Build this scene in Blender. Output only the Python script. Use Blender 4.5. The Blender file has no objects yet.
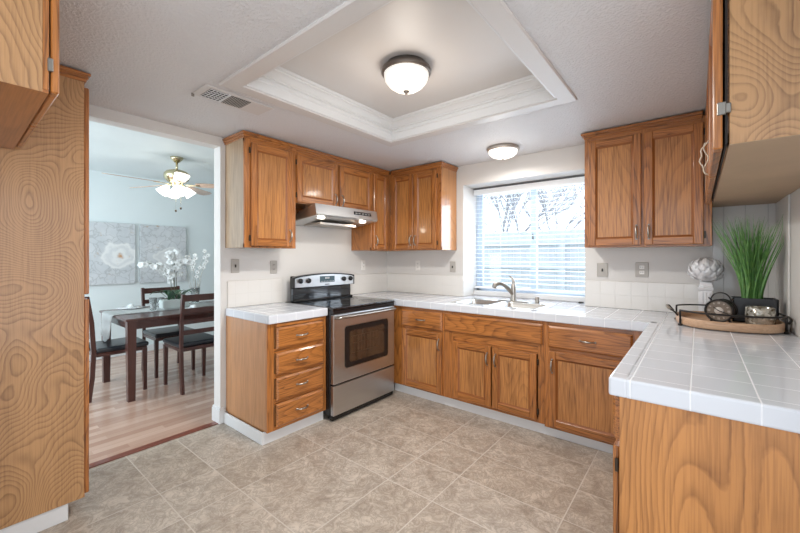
import bpy, bmesh, math, random
from mathutils import Vector, Matrix
random.seed(7)
PI = math.pi
scene = bpy.context.scene
COL = scene.collection

# ------------------------------------------------------------------ camera, world, light, exposure
cam_d = bpy.data.cameras.new('camera')
cam = bpy.data.objects.new('camera', cam_d)
COL.objects.link(cam)
cam.location = (2.95, -3.392, 1.319)
cam.rotation_euler = (PI / 2, 0, 0.681)
cam_d.sensor_width = 36.0
cam_d.lens = 367.8 / 800 * 36.0
cam_d.shift_y = -0.0109
cam_d.clip_start = 0.02
scene.camera = cam

world = bpy.data.worlds.new('overcast_sky')
scene.world = world
world.use_nodes = True
wn = world.node_tree.nodes
wb = wn['Background']
wb.inputs[0].default_value = (0.83, 0.91, 1.0, 1)
wb.inputs[1].default_value = 2.5


def area(name, loc, rot, size, size_y, power, color):
    d = bpy.data.lights.new(name, 'AREA')
    d.shape = 'RECTANGLE'
    d.size = size
    d.size_y = size_y
    d.energy = power
    d.color = color
    o = bpy.data.objects.new(name, d)
    COL.objects.link(o)
    o.location = loc
    o.rotation_euler = rot
    return o


# unseen area light added behind the camera to fill the kitchen
area('behind_camera_fill', (4.9, -4.6, 1.5), (math.radians(88), 0, math.radians(48)), 2.6, 2.0, 62, (1.0, 0.98, 0.95))
# daylight through the kitchen window
area('kitchen_window_daylight', (1.63, 0.42, 1.5), (math.radians(-90), 0, 0), 1.1, 0.9, 22, (0.86, 0.93, 1.0))
# unseen area light added as bluish daylight for the dining room
area('dining_room_added_daylight', (-1.5, -4.4, 1.5), (math.radians(90), 0, 0), 2.4, 2.0, 72, (0.80, 0.93, 1.0))

scene.view_settings.view_transform = 'Standard'
scene.view_settings.look = 'None'
scene.view_settings.gamma = 1.0
scene.view_settings.use_curve_mapping = False
scene.view_settings.exposure = -0.13


# ------------------------------------------------------------------ materials
def lin(c):
    r = []
    for v in c[:3]:
        v = v / 255.0
        r.append(v / 12.92 if v <= 0.04045 else ((v + 0.055) / 1.055) ** 2.4)
    return (r[0], r[1], r[2], 1.0)


class NT:
    def __init__(self, name):
        self.m = bpy.data.materials.new(name)
        self.m.use_nodes = True
        self.t = self.m.node_tree
        self.b = self.t.nodes['Principled BSDF']
        self.out = self.t.nodes['Material Output']

    def n(self, typ, **kw):
        nd = self.t.nodes.new(typ)
        for k, v in kw.items():
            if k.startswith('i_'):
                nd.inputs[int(k[2:])].default_value = v
            else:
                setattr(nd, k, v)
        return nd

    def l(self, a, b):
        self.t.links.new(a, b)

    def math(self, op, a, b=None, c=None):
        nd = self.t.nodes.new('ShaderNodeMath')
        nd.operation = op
        for i, x in enumerate((a, b, c)):
            if x is None:
                continue
            if isinstance(x, (int, float)):
                nd.inputs[i].default_value = x
            else:
                self.l(x, nd.inputs[i])
        return nd.outputs[0]

    def mix(self, fac, c1, c2, blend='MIX'):
        nd = self.t.nodes.new('ShaderNodeMix')
        nd.data_type = 'RGBA'
        nd.blend_type = blend
        for i, x in ((0, fac), (6, c1), (7, c2)):
            if isinstance(x, (int, float)):
                nd.inputs[i].default_value = x
            elif isinstance(x, tuple):
                nd.inputs[i].default_value = x
            else:
                self.l(x, nd.inputs[i])
        return nd.outputs[2]

    def bump(self, h, strength, dist=0.01):
        nd = self.t.nodes.new('ShaderNodeBump')
        nd.inputs['Strength'].default_value = strength
        nd.inputs['Distance'].default_value = dist
        self.l(h, nd.inputs['Height'])
        self.l(nd.outputs[0], self.b.inputs['Normal'])

    def noise(self, vec, scale, detail=2, rough=0.5, dist=0.0):
        nd = self.n('ShaderNodeTexNoise')
        nd.inputs['Scale'].default_value = scale
        nd.inputs['Detail'].default_value = detail
        nd.inputs['Roughness'].default_value = rough
        nd.inputs['Distortion'].default_value = dist
        if vec is not None:
            self.l(vec, nd.inputs['Vector'])
        return nd.outputs[0]

    def set(self, color=None, rough=None, metal=None, spec=None, **kw):
        if color is not None:
            self.b.inputs['Base Color'].default_value = color
        if rough is not None:
            self.b.inputs['Roughness'].default_value = rough
        if metal is not None:
            self.b.inputs['Metallic'].default_value = metal
        if spec is not None:
            self.b.inputs['Specular IOR Level'].default_value = spec
        for k, v in kw.items():
            self.b.inputs[k].default_value = v


def objco(t):
    tc = t.n('ShaderNodeTexCoord')
    return tc.outputs['Object']


def plain(name, rgb, rough=0.5, metal=0.0, spec=0.5, vary=0.06, scale=6.0, bump=0.0, bscale=200):
    t = NT(name)
    t.set(lin(rgb), rough, metal, spec)
    co = objco(t)
    nz = t.noise(co, scale, 3)
    c = lin(rgb)
    d = tuple(max(0, x * (1 - vary)) for x in c[:3]) + (1,)
    t.l(t.mix(nz, d, c), t.b.inputs['Base Color'])
    if bump:
        t.bump(t.noise(co, bscale, 2), bump, 0.003)
    return t.m


def wood(name, axis, light, dark, contour=0.45, cscale=2.6, rings=16, rough=0.32, streak=0.35, stretch=0.16, coat=0.45):
    """oak: thin contour lines of a stretched noise (cathedral grain) and fine pores along the axis"""
    t = NT(name)
    co = objco(t)
    oi = t.n('ShaderNodeObjectInfo')
    rnd = t.math('MULTIPLY', oi.outputs['Random'], 9.0)
    cx = t.n('ShaderNodeCombineXYZ')
    for i in range(3):
        t.l(rnd, cx.inputs[i])
    add = t.n('ShaderNodeVectorMath', operation='ADD')
    t.l(co, add.inputs[0])
    t.l(cx.outputs[0], add.inputs[1])
    mp = t.n('ShaderNodeMapping')
    s = [1.0, 1.0, 1.0]
    s[axis] = stretch
    mp.inputs['Scale'].default_value = s
    t.l(add.outputs[0], mp.inputs['Vector'])
    n1 = t.noise(mp.outputs[0], cscale, 1.5, 0.45)
    n1b = t.noise(add.outputs[0], 22, 2)
    n1 = t.math('ADD', n1, t.math('MULTIPLY', n1b, 0.007))
    w = t.math('FRACT', t.math('MULTIPLY', n1, rings * 1.0))
    w2 = t.math('MINIMUM', t.math('MULTIPLY', t.math('SUBTRACT', 1.0, w), 9.0), 1.0)
    w = t.math('MULTIPLY', t.math('POWER', w, 3.0), w2)
    mp2 = t.n('ShaderNodeMapping')
    s2 = [170.0, 170.0, 170.0]
    s2[axis] = 5.0
    mp2.inputs['Scale'].default_value = s2
    t.l(add.outputs[0], mp2.inputs['Vector'])
    n2 = t.noise(mp2.outputs[0], 1.0, 2)
    n2 = t.math('SMOOTH_MIN', t.math('MAXIMUM', t.math('MULTIPLY', t.math('SUBTRACT', n2, 0.42), 4.0), 0.0), 1.0, 0.1)
    mp3 = t.n('ShaderNodeMapping')
    s3 = [9.0, 9.0, 9.0]
    s3[axis] = 0.8
    mp3.inputs['Scale'].default_value = s3
    t.l(add.outputs[0], mp3.inputs['Vector'])
    n3 = t.noise(mp3.outputs[0], 1.0, 3)
    L, D = lin(light), lin(dark)
    f = t.math('MULTIPLY', w, contour)
    f = t.math('ADD', f, t.math('MULTIPLY', n2, streak))
    f = t.math('ADD', f, t.math('MULTIPLY', t.math('SUBTRACT', n3, 0.5), 0.7))
    f = t.math('MINIMUM', t.math('MAXIMUM', f, 0.0), 1.0)
    t.l(t.mix(f, L, D), t.b.inputs['Base Color'])
    t.set(rough=rough, spec=0.45)
    t.b.inputs['Coat Weight'].default_value = coat
    t.b.inputs['Coat Roughness'].default_value = 0.10
    t.bump(t.math('MULTIPLY', n2, -1.0), 0.12, 0.002)
    return t.m


def tiled(name, color, grout, axes, rough=0.12, groutrough=0.6, vary=None, mottle=0.0, mcolor=None, bumpn=0.0):
    """axes: {axis: (offset, spacing, grout width)} joints in world metres"""
    t = NT(name)
    ge = t.n('ShaderNodeNewGeometry')
    sp = t.n('ShaderNodeSeparateXYZ')
    t.l(ge.outputs['Position'], sp.inputs[0])
    m = None
    cell = None
    for a, (o, s, w) in [(a_, j_) for a_, js_ in axes.items() for j_ in (js_ if isinstance(js_, list) else [js_])]:
        q = t.math('DIVIDE', t.math('SUBTRACT', sp.outputs[a], o), s)
        fl = t.math('FLOOR', q)
        fr = t.math('SUBTRACT', q, fl)
        d = t.math('MINIMUM', fr, t.math('SUBTRACT', 1.0, fr))
        k = t.math('MULTIPLY', d, s / (w * 0.5))
        k = t.math('SUBTRACT', 1.6, k)
        k = t.math('MINIMUM', t.math('MAXIMUM', k, 0.0), 1.0)
        m = k if m is None else t.math('MAXIMUM', m, k)
        cc = t.math('MULTIPLY', fl, 13.37 + 7.7 * a)
        cell = cc if cell is None else t.math('ADD', cell, cc)
    C, G = lin(color), lin(grout)
    base = C
    if vary:
        wn_ = t.n('ShaderNodeTexWhiteNoise', noise_dimensions='1D')
        t.l(cell, wn_.inputs['W'])
        base = t.mix(wn_.outputs[0], C, lin(vary))
    if mottle:
        cv = t.n('ShaderNodeCombineXYZ')
        t.l(cell, cv.inputs[2])
        ad = t.n('ShaderNodeVectorMath', operation='ADD')
        t.l(ge.outputs['Position'], ad.inputs[0])
        t.l(cv.outputs[0], ad.inputs[1])
        n1 = t.noise(ad.outputs[0], 6.5, 9, 0.68, 1.2)
        n1 = t.math('MINIMUM', t.math('MAXIMUM', t.math('MULTIPLY', t.math('SUBTRACT', n1, 0.36), 3.2), 0.0), 1.0)
        base = t.mix(t.math('MULTIPLY', n1, mottle), base, lin(mcolor))
        n2 = t.noise(ad.outputs[0], 11, 9, 0.72, 2.6)
        v = t.math('ABSOLUTE', t.math('SUBTRACT', n2, 0.5))
        v = t.math('MAXIMUM', t.math('SUBTRACT', 1.0, t.math('MULTIPLY', v, 15.0)), 0.0)
        base = t.mix(t.math('MULTIPLY', v, mottle * 0.55), base, tuple(x * 0.5 for x in lin(mcolor)[:3]) + (1,))
    t.l(t.mix(m, base, G), t.b.inputs['Base Color'])
    r = t.math('ADD', t.math('MULTIPLY', m, groutrough - rough), rough)
    if bumpn:
        nn = t.noise(ge.outputs['Position'], 30, 4)
        r = t.math('ADD', r, t.math('MULTIPLY', nn, 0.12))
        h = t.math('ADD', t.math('MULTIPLY', m, -1.0), t.math('MULTIPLY', nn, bumpn))
    else:
        nn = t.noise(ge.outputs['Position'], 5, 2)
        h = t.math('ADD', t.math('MULTIPLY', m, -1.0), t.math('MULTIPLY', nn, 0.25))
    t.l(r, t.b.inputs['Roughness'])
    t.bump(h, 0.35, 0.002)
    return t.m


OL, OD = (182, 116, 58), (84, 46, 20)
M = {}
M['oak_z'] = wood('oak_vertical_grain', 2, OL, OD, 0.55, 4, 34, streak=0.55, stretch=0.12)
M['oak_x'] = wood('oak_grain_along_x', 0, OL, OD, 0.6, 4, 36, streak=0.55, stretch=0.12)
M['oak_y'] = wood('oak_grain_along_y', 1, OL, OD, 0.6, 4, 36, streak=0.55, stretch=0.12)
M['panel'] = wood('oak_door_panel', 2, (190, 130, 72), (108, 64, 30), 0.36, 3.0, 26, rough=0.36, streak=0.6, stretch=0.14)
M['ply_end'] = wood('oak_plywood_end_panel', 2, (192, 132, 74), (112, 66, 30), 0.6, 2.4, 42, rough=0.38, streak=0.3, stretch=0.26)
M['ply_pale'] = wood('pale_oak_plywood', 2, (186, 142, 96), (104, 68, 38), 0.66, 2.6, 62, rough=0.4, streak=0.22, stretch=0.7, coat=0.6)
M['ply_side'] = wood('oak_cabinet_side', 2, (186, 134, 88), (134, 92, 56), 0.22, 3.0, 20, rough=0.42, streak=0.5, stretch=0.10)
M['gloss_side'] = wood('varnished_oak_side', 2, (190, 130, 72), (126, 78, 40), 0.5, 3.0, 24, rough=0.3, streak=0.3, stretch=0.2, coat=1.0)
M['ply_grey'] = wood('weathered_oak_side', 2, (172, 146, 116), (118, 94, 68), 0.22, 3.0, 20, rough=0.42, streak=0.55, stretch=0.10)
M['under'] = plain('cabinet_underside_wood', (196, 168, 138), 0.55, vary=0.3, scale=4)
M['under_dark'] = wood('oak_underside', 0, (170, 108, 58), (110, 64, 30), 0.4, 3, 9, stretch=0.2)
M['shadow_gap'] = plain('dark_gap_shade', (34, 24, 18), 0.7)  # near-black colour standing in for shade between doors and cabinet

M['paint'] = plain('kitchen_wall_paint', (214, 212, 209), 0.6, vary=0.03, bump=0.08, bscale=90)
M['paint_cool'] = plain('dining_wall_paint', (220, 230, 232), 0.6, vary=0.03, bump=0.06, bscale=90)
M['trimw'] = plain('white_trim_paint', (218, 219, 220), 0.35, vary=0.03)


def ceiling_mat(name, rgb, strength):
    t = NT(name)
    t.set(lin(rgb), 0.45, 0, 0.4)
    ge = t.n('ShaderNodeNewGeometry')
    n = t.noise(ge.outputs['Position'], 75, 3, 0.6)
    n = t.math('MINIMUM', t.math('MAXIMUM', t.math('MULTIPLY', t.math('SUBTRACT', n, 0.45), 6.0), 0.0), 1.0)
    t.bump(n, strength, 0.004)
    return t.m


M['ceil'] = ceiling_mat('orange_peel_ceiling', (216, 216, 218), 0.6)
M['ceil_smooth'] = plain('smooth_ceiling_paint', (208, 205, 203), 0.4, vary=0.02)

M['ctile'] = tiled('white_counter_tile', (208, 212, 219), (228, 230, 234), {0: (2.777, .155, .0034), 1: (-1.914, .155, .0028)}, rough=0.10)
M['btile_y'] = tiled('white_splash_tile_side', (224, 222, 218), (212, 210, 206), {1: (-0.05, .109, .003), 2: (.914, .1085, .003)}, rough=0.14)
M['btile_x'] = tiled('white_splash_tile_back', (224, 222, 218), (212, 210, 206), {0: (2.652, .109, .003), 2: (.914, .1085, .003)}, rough=0.14)
M['htile_x'] = tiled('tall_white_wall_tile', (214, 213, 210), (178, 178, 176), {0: (2.652, .109, .0035)}, rough=0.16)
M['floor'] = tiled('stone_look_vinyl_tile', (200, 190, 178), (196, 188, 178), {0: [(.61, .905, .005), (.925, .905, .005)], 1: [(-2.34, .905, .005), (-2.64, .905, .005), (-1.13, 2.7, .004)]}, rough=0.30,
                   vary=(192, 180, 166), mottle=0.85, mcolor=(146, 132, 118), bumpn=0.5)


def plank_floor():
    t = NT('wood_laminate_planks')
    ge = t.n('ShaderNodeNewGeometry')
    sp = t.n('ShaderNodeSeparateXYZ')
    t.l(ge.outputs['Position'], sp.inputs[0])
    q = t.math('DIVIDE', sp.outputs[0], 0.066)
    row = t.math('FLOOR', q)
    fr = t.math('SUBTRACT', q, row)
    wn_ = t.n('ShaderNodeTexWhiteNoise', noise_dimensions='1D')
    t.l(row, wn_.inputs['W'])
    yy = t.math('ADD', t.math('DIVIDE', sp.outputs[1], 0.62), t.math('MULTIPLY', wn_.outputs[0], 5.0))
    cl = t.math('FLOOR', yy)
    wn2 = t.n('ShaderNodeTexWhiteNoise', noise_dimensions='2D')
    cv = t.n('ShaderNodeCombineXYZ')
    t.l(row, cv.inputs[0])
    t.l(cl, cv.inputs[1])
    t.l(cv.outputs[0], wn2.inputs['Vector'])
    base = t.mix(wn2.outputs[0], lin((176, 142, 124)), lin((212, 184, 166)))
    mp = t.n('ShaderNodeMapping')
    mp.inputs['Scale'].default_value = (60, 4, 1)
    t.l(ge.outputs['Position'], mp.inputs['Vector'])
    g = t.noise(mp.outputs[0], 1.0, 3)
    base = t.mix(t.math('MULTIPLY', g, 0.35), base, lin((140, 106, 90)))
    d = t.math('MINIMUM', fr, t.math('SUBTRACT', 1.0, fr))
    line = t.math('MAXIMUM', t.math('SUBTRACT', 1.0, t.math('MULTIPLY', d, 30.0)), 0.0)
    base = t.mix(t.math('MULTIPLY', line, 0.5), base, lin((110, 82, 70)))
    t.l(base, t.b.inputs['Base Color'])
    t.set(rough=0.22, spec=0.5)
    return t.m


M['planks'] = plank_floor()


def brushed(name, rgb, axis, rough=0.3):
    t = NT(name)
    co = objco(t)
    mp = t.n('ShaderNodeMapping')
    s = [300.0, 300.0, 300.0]
    s[axis] = 2.0
    mp.inputs['Scale'].default_value = s
    t.l(co, mp.inputs['Vector'])
    n = t.noise(mp.outputs[0], 1.0, 2)
    c = lin(rgb)
    t.l(t.mix(n, tuple(x * 0.85 for x in c[:3]) + (1,), c), t.b.inputs['Base Color'])
    t.set(rough=rough, metal=1.0)
    t.l(t.math('ADD', t.math('MULTIPLY', n, 0.12), rough), t.b.inputs['Roughness'])
    return t.m


M['steel'] = brushed('brushed_stainless_steel', (204, 204, 204), 1, 0.27)
M['sinksteel'] = brushed('sink_stainless_steel', (215, 215, 213), 0, 0.22)
M['nickel'] = plain('brushed_nickel', (172, 167, 160), 0.28, 1.0)
M['darknickel'] = plain('grey_satin_metal_rim', (112, 104, 98), 0.35, 0.7)
M['satin'] = plain('satin_nickel_rim', (176, 168, 160), 0.35, 0.6)
M['brass'] = plain('polished_antique_brass', (206, 194, 160), 0.2, 1.0)
M['black'] = plain('black_enamel', (22, 22, 24), 0.25)
M['blackglass'] = plain('black_ceramic_glass', (14, 15, 18), 0.04, spec=0.8)
M['ring'] = plain('burner_ring_print', (70, 72, 76), 0.1)
M['ovenglass'] = plain('dark_oven_glass', (62, 46, 34), 0.06, spec=0.9)
M['rack'] = plain('oven_rack_wire', (86, 68, 52), 0.3, 0.3)
M['lcd'] = plain('clock_display', (62, 84, 92), 0.15)
M['silver_text'] = plain('printed_silver_marks', (190, 190, 190), 0.4)
M['plate'] = plain('grey_beige_wall_plate', (176, 172, 166), 0.4)
M['platew'] = plain('white_plastic_outlet', (232, 230, 226), 0.35)
M['slot'] = plain('outlet_slots', (60, 58, 56), 0.5)
M['iron'] = plain('black_wrought_iron', (46, 42, 40), 0.4, 0.4, vary=0.2)
M['hinge'] = plain('antique_hinge_metal', (70, 60, 50), 0.4, 0.7)
M['hinge_steel'] = plain('worn_steel_hinge', (140, 136, 130), 0.4, 0.8)
M['rattan'] = plain('grey_woven_rattan', (150, 140, 128), 0.7, vary=0.5, scale=120, bump=0.5, bscale=200)
M['traywood'] = wood('pale_tray_wood', 0, (206, 170, 138), (160, 120, 90), 0.3, 4, 8, rough=0.5, streak=0.4)
M['ceramic'] = plain('white_glazed_ceramic', (236, 237, 240), 0.15, vary=0.04)
M['pot'] = plain('dark_charcoal_planter', (34, 35, 38), 0.3)
M['soil'] = plain('dark_potting_soil', (48, 40, 30), 0.9, vary=0.5, scale=60)
M['clockface'] = plain('aged_clock_face', (126, 112, 98), 0.4, vary=0.35, scale=25)
M['clockface_c'] = plain('pale_clock_centre', (214, 206, 198), 0.4, vary=0.15, scale=30)
M['darkwood'] = wood('espresso_wood', 2, (74, 40, 34), (38, 20, 18), 0.25, 3, 6, rough=0.3, streak=0.3)
M['leather'] = plain('black_vinyl_seat', (40, 44, 50), 0.28)
M['linen'] = plain('silver_grey_linen', (186, 190, 190), 0.7, vary=0.15, scale=40, bump=0.3, bscale=400)
M['napkin'] = plain('pale_folded_napkin', (214, 218, 218), 0.7)
M['planter'] = plain('pale_grey_orchid_planter', (200, 208, 206), 0.5)
M['leaf'] = plain('deep_green_leaf', (56, 96, 66), 0.35, vary=0.4, scale=20)
M['petal'] = plain('white_orchid_petal', (222, 226, 226), 0.5, vary=0.05)
M['stem'] = plain('olive_green_stem', (84, 86, 60), 0.5)
M['twig'] = plain('pale_whitewashed_twig', (196, 196, 190), 0.6, vary=0.2, scale=40)
M['fence'] = wood('weathered_fence_boards', 2, (228, 232, 236), (196, 202, 210), 0.2, 3, 16, rough=0.8, coat=0.0, streak=0.3)
M['bark'] = plain('winter_branch_bark', (186, 184, 188), 0.8, vary=0.3, scale=20)
M['grass'] = plain('winter_lawn', (150, 158, 140), 0.9, vary=0.3, scale=5)
M['vinyl'] = plain('shaded_white_vinyl_frame', (200, 212, 226), 0.35)  # white vinyl, with the bluish shade of its inner faces put into the colour
M['blind'] = plain('white_blind_slat', (238, 240, 242), 0.4)
def slat_mat():
    t = NT('white_blind_slat_translucent')
    t.set(lin((240, 243, 246)), 0.4)
    tl = t.n('ShaderNodeBsdfTranslucent')
    tl.inputs[0].default_value = lin((238, 243, 248))
    mx = t.n('ShaderNodeMixShader')
    mx.inputs[0].default_value = 0.5
    t.l(t.b.outputs[0], mx.inputs[1])
    t.l(tl.outputs[0], mx.inputs[2])
    t.l(mx.outputs[0], t.out.inputs[0])
    return t.m


M['slat'] = slat_mat()
M['track'] = plain('blind_track_shadow_strip', (96, 98, 102), 0.5)
M['threshold'] = wood('reddish_wood_threshold', 1, (128, 72, 56), (78, 40, 32), 0.3, 4, 8)
M['louver'] = plain('dark_duct_interior', (46, 45, 46), 0.6)
M['bladewood'] = wood('washed_oak_fan_blade', 0, (196, 170, 150), (130, 100, 84), 0.3, 4, 8)
M['glasswhite'] = plain('milk_glass', (245, 243, 238), 0.3)
M['wire'] = plain('cream_enamel_wire', (222, 210, 190), 0.35)


def grass_blade_mat():
    t = NT('green_grass_blades')
    co = objco(t)
    sp = t.n('ShaderNodeSeparateXYZ')
    t.l(co, sp.inputs[0])
    n = t.noise(co, 45, 2)
    c = t.mix(n, lin((30, 108, 52)), lin((150, 196, 104)))
    n2 = t.noise(co, 13, 1)
    c = t.mix(t.math('MULTIPLY', n2, 0.4), c, lin((26, 88, 50)))
    t.l(c, t.b.inputs['Base Color'])
    t.set(rough=0.4)
    return t.m


M['blade'] = grass_blade_mat()


def lampglass(name, color, strength, base=(250, 246, 238)):
    t = NT(name)
    t.set(lin(base), 0.35)
    n = t.noise(objco(t), 14, 3, 0.6, 1.2)
    s = t.math('ADD', t.math('MULTIPLY', n, strength * 1.3), strength * 0.35)
    t.b.inputs['Emission Color'].default_value = color
    t.l(s, t.b.inputs['Emission Strength'])
    return t.m


M['lamp_warm'] = lampglass('lit_alabaster_glass', (1.0, 0.97, 0.92, 1), 0.50)
M['lamp_sink'] = lampglass('lit_frosted_dome', (1.0, 0.96, 0.90, 1), 1.0)
M['lamp_fan'] = lampglass('lit_tulip_glass', (1.0, 0.99, 0.96, 1), 1.8)
M['lamp_hood'] = lampglass('lit_hood_lens', (1.0, 0.93, 0.80, 1), 3.0)


def glass_mat():
    t = NT('clear_window_glass')
    tr = t.n('ShaderNodeBsdfTransparent')
    tr.inputs[0].default_value = (0.96, 0.98, 1.0, 1)
    gl = t.n('ShaderNodeBsdfGlossy')
    gl.inputs['Roughness'].default_value = 0.02
    mx = t.n('ShaderNodeMixShader')
    mx.inputs[0].default_value = 0.03
    t.l(tr.outputs[0], mx.inputs[1])
    t.l(gl.outputs[0], mx.inputs[2])
    t.l(mx.outputs[0], t.out.inputs[0])
    return t.m


M['glass'] = glass_mat()


def drink_glass():
    t = NT('clear_drinking_glass')
    t.set((0.92, 0.97, 0.97, 1), 0.03)
    t.b.inputs['Transmission Weight'].default_value = 0.85
    t.b.inputs['IOR'].default_value = 1.3
    return t.m


M['dglass'] = drink_glass()


def mosaic():
    t = NT('mercury_glass_mosaic')
    co = objco(t)
    v = t.n('ShaderNodeTexVoronoi')
    v.inputs['Scale'].default_value = 75
    t.l(co, v.inputs['Vector'])
    sp = t.n('ShaderNodeSeparateColor')
    t.l(v.outputs['Color'], sp.inputs[0])
    c = t.mix(sp.outputs[0], lin((96, 84, 62)), lin((236, 234, 224)))
    c = t.mix(t.math('MULTIPLY', sp.outputs[1], 0.5), c, lin((150, 150, 140)))
    t.l(c, t.b.inputs['Base Color'])
    t.set(rough=0.15, metal=0.5)
    t.bump(v.outputs['Distance'], 0.5, 0.002)
    return t.m


M['mosaic'] = mosaic()


def canvas_mat(name, seed, cy, cz, ry):
    """painting of a big pale peony over grey foliage: petals as rings of warped distance, drawn by nodes"""
    t = NT(name)
    co = objco(t)
    sp = t.n('ShaderNodeSeparateXYZ')
    t.l(co, sp.inputs[0])
    nz = t.n('ShaderNodeTexNoise')
    nz.inputs['Scale'].default_value = 7
    nz.inputs['Detail'].default_value = 3
    ad0 = t.n('ShaderNodeVectorMath', operation='ADD')
    ad0.inputs[1].default_value = (seed, seed * 2.1, seed * 0.7)
    t.l(co, ad0.inputs[0])
    t.l(ad0.outputs[0], nz.inputs['Vector'])
    ns = t.n('ShaderNodeSeparateColor')
    t.l(nz.outputs['Color'], ns.inputs[0])
    dy = t.math('ADD', t.math('SUBTRACT', sp.outputs[1], cy), t.math('MULTIPLY', t.math('SUBTRACT', ns.outputs[0], 0.5), 0.22))
    dz = t.math('ADD', t.math('SUBTRACT', sp.outputs[2], cz), t.math('MULTIPLY', t.math('SUBTRACT', ns.outputs[1], 0.5), 0.22))
    dz = t.math('MULTIPLY', dz, 1.35)
    r = t.math('SQRT', t.math('ADD', t.math('MULTIPLY', dy, dy), t.math('MULTIPLY', dz, dz)))
    inside = t.math('MINIMUM', t.math('MAXIMUM', t.math('MULTIPLY', t.math('SUBTRACT', ry, r), 25.0), 0.0), 1.0)
    v = t.n('ShaderNodeTexVoronoi', feature='DISTANCE_TO_EDGE')
    v.inputs['Scale'].default_value = 8.5
    ad = t.n('ShaderNodeVectorMath', operation='ADD')
    t.l(co, ad.inputs[0])
    sc = t.n('ShaderNodeVectorMath', operation='SCALE')
    sc.inputs['Scale'].default_value = 0.22
    t.l(nz.outputs['Color'], sc.inputs[0])
    t.l(sc.outputs[0], ad.inputs[1])
    t.l(ad.outputs[0], v.inputs['Vector'])
    line = t.math('MAXIMUM', t.math('SUBTRACT', 1.0, t.math('MULTIPLY', v.outputs['Distance'], 14.0)), 0.0)
    n3 = t.noise(ad0.outputs[0], 5, 4)
    bg = t.mix(n3, lin((168, 176, 182)), lin((222, 224, 226)))
    bg = t.mix(t.math('MULTIPLY', line, 0.4), bg, lin((128, 132, 134)))
    w = t.math('ADD', t.math('MULTIPLY', t.math('SINE', t.math('MULTIPLY', r, 62.0)), 0.5), 0.5)
    fl = t.mix(t.math('MULTIPLY', w, 0.35), lin((226, 228, 228)), lin((172, 178, 184)))
    c = t.mix(inside, bg, fl)
    core = t.math('MINIMUM', t.math('MAXIMUM', t.math('MULTIPLY', t.math('SUBTRACT', 0.05, r), 30.0), 0.0), 1.0)
    c = t.mix(core, c, lin((190, 150, 112)))
    n4 = t.noise(ad0.outputs[0], 9, 5, 0.7)
    gold = t.math('MINIMUM', t.math('MAXIMUM', t.math('MULTIPLY', t.math('SUBTRACT', n4, 0.62), 12.0), 0.0), 1.0)
    c = t.mix(t.math('MULTIPLY', gold, 0.75), c, lin((178, 150, 118)))
    t.l(c, t.b.inputs['Base Color'])
    t.set(rough=0.6)
    return t.m


# ------------------------------------------------------------------ mesh helpers
def box(bm, x0, x1, y0, y1, z0, z1, bev=0.0, mi=0, seg=1):
    if x1 < x0: x0, x1 = x1, x0
    if y1 < y0: y0, y1 = y1, y0
    if z1 < z0: z0, z1 = z1, z0
    t = bmesh.new()
    bmesh.ops.create_cube(t, size=1.0)
    for v in t.verts:
        v.co = Vector((x0 + (v.co.x + .5) * (x1 - x0), y0 + (v.co.y + .5) * (y1 - y0), z0 + (v.co.z + .5) * (z1 - z0)))
    if bev:
        bev = min(bev, 0.45 * min(x1 - x0, y1 - y0, z1 - z0))
        bmesh.ops.bevel(t, geom=list(t.edges), offset=bev, segments=seg, affect='EDGES', profile=0.5)
    merge(bm, t, mi)


def merge(bm, t, mi=0, mat=None):
    vm = {}
    for v in t.verts:
        vm[v] = bm.verts.new(mat @ v.co if mat else v.co)
    for f in t.faces:
        try:
            nf = bm.faces.new([vm[v] for v in f.verts])
            nf.material_index = mi
            nf.smooth = f.smooth
        except ValueError:
            pass
    t.free()


def tube(bm, pts, r, n=8, mi=0, cap=True):
    """sweep a circle along pts; r number or list"""
    pts = [Vector(p) for p in pts]
    rs = r if isinstance(r, (list, tuple)) else [r] * len(pts)
    rings = []
    up = None
    for i, p in enumerate(pts):
        if i == 0: d = pts[1] - pts[0]
        elif i == len(pts) - 1: d = pts[-1] - pts[-2]
        else: d = pts[i + 1] - pts[i - 1]
        if d.length < 1e-9: d = Vector((0, 0, 1))
        d.normalize()
        if up is None:
            up = Vector((0, 0, 1)) if abs(d.z) < .9 else Vector((1, 0, 0))
        a = d.cross(up)
        if a.length < 1e-6: a = d.orthogonal()
        a.normalize()
        b = a.cross(d).normalized()
        up = b
        rings.append([bm.verts.new(p + (a * math.cos(2 * PI * k / n) + b * math.sin(2 * PI * k / n)) * rs[i]) for k in range(n)])
    for i in range(len(rings) - 1):
        for k in range(n):
            f = bm.faces.new((rings[i][k], rings[i][(k + 1) % n], rings[i + 1][(k + 1) % n], rings[i + 1][k]))
            f.smooth = True
            f.material_index = mi
    if cap:
        for rg, rev in ((rings[0], False), (rings[-1], True)):
            f = bm.faces.new(rg[::-1] if rev else rg)
            f.material_index = mi


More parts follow.
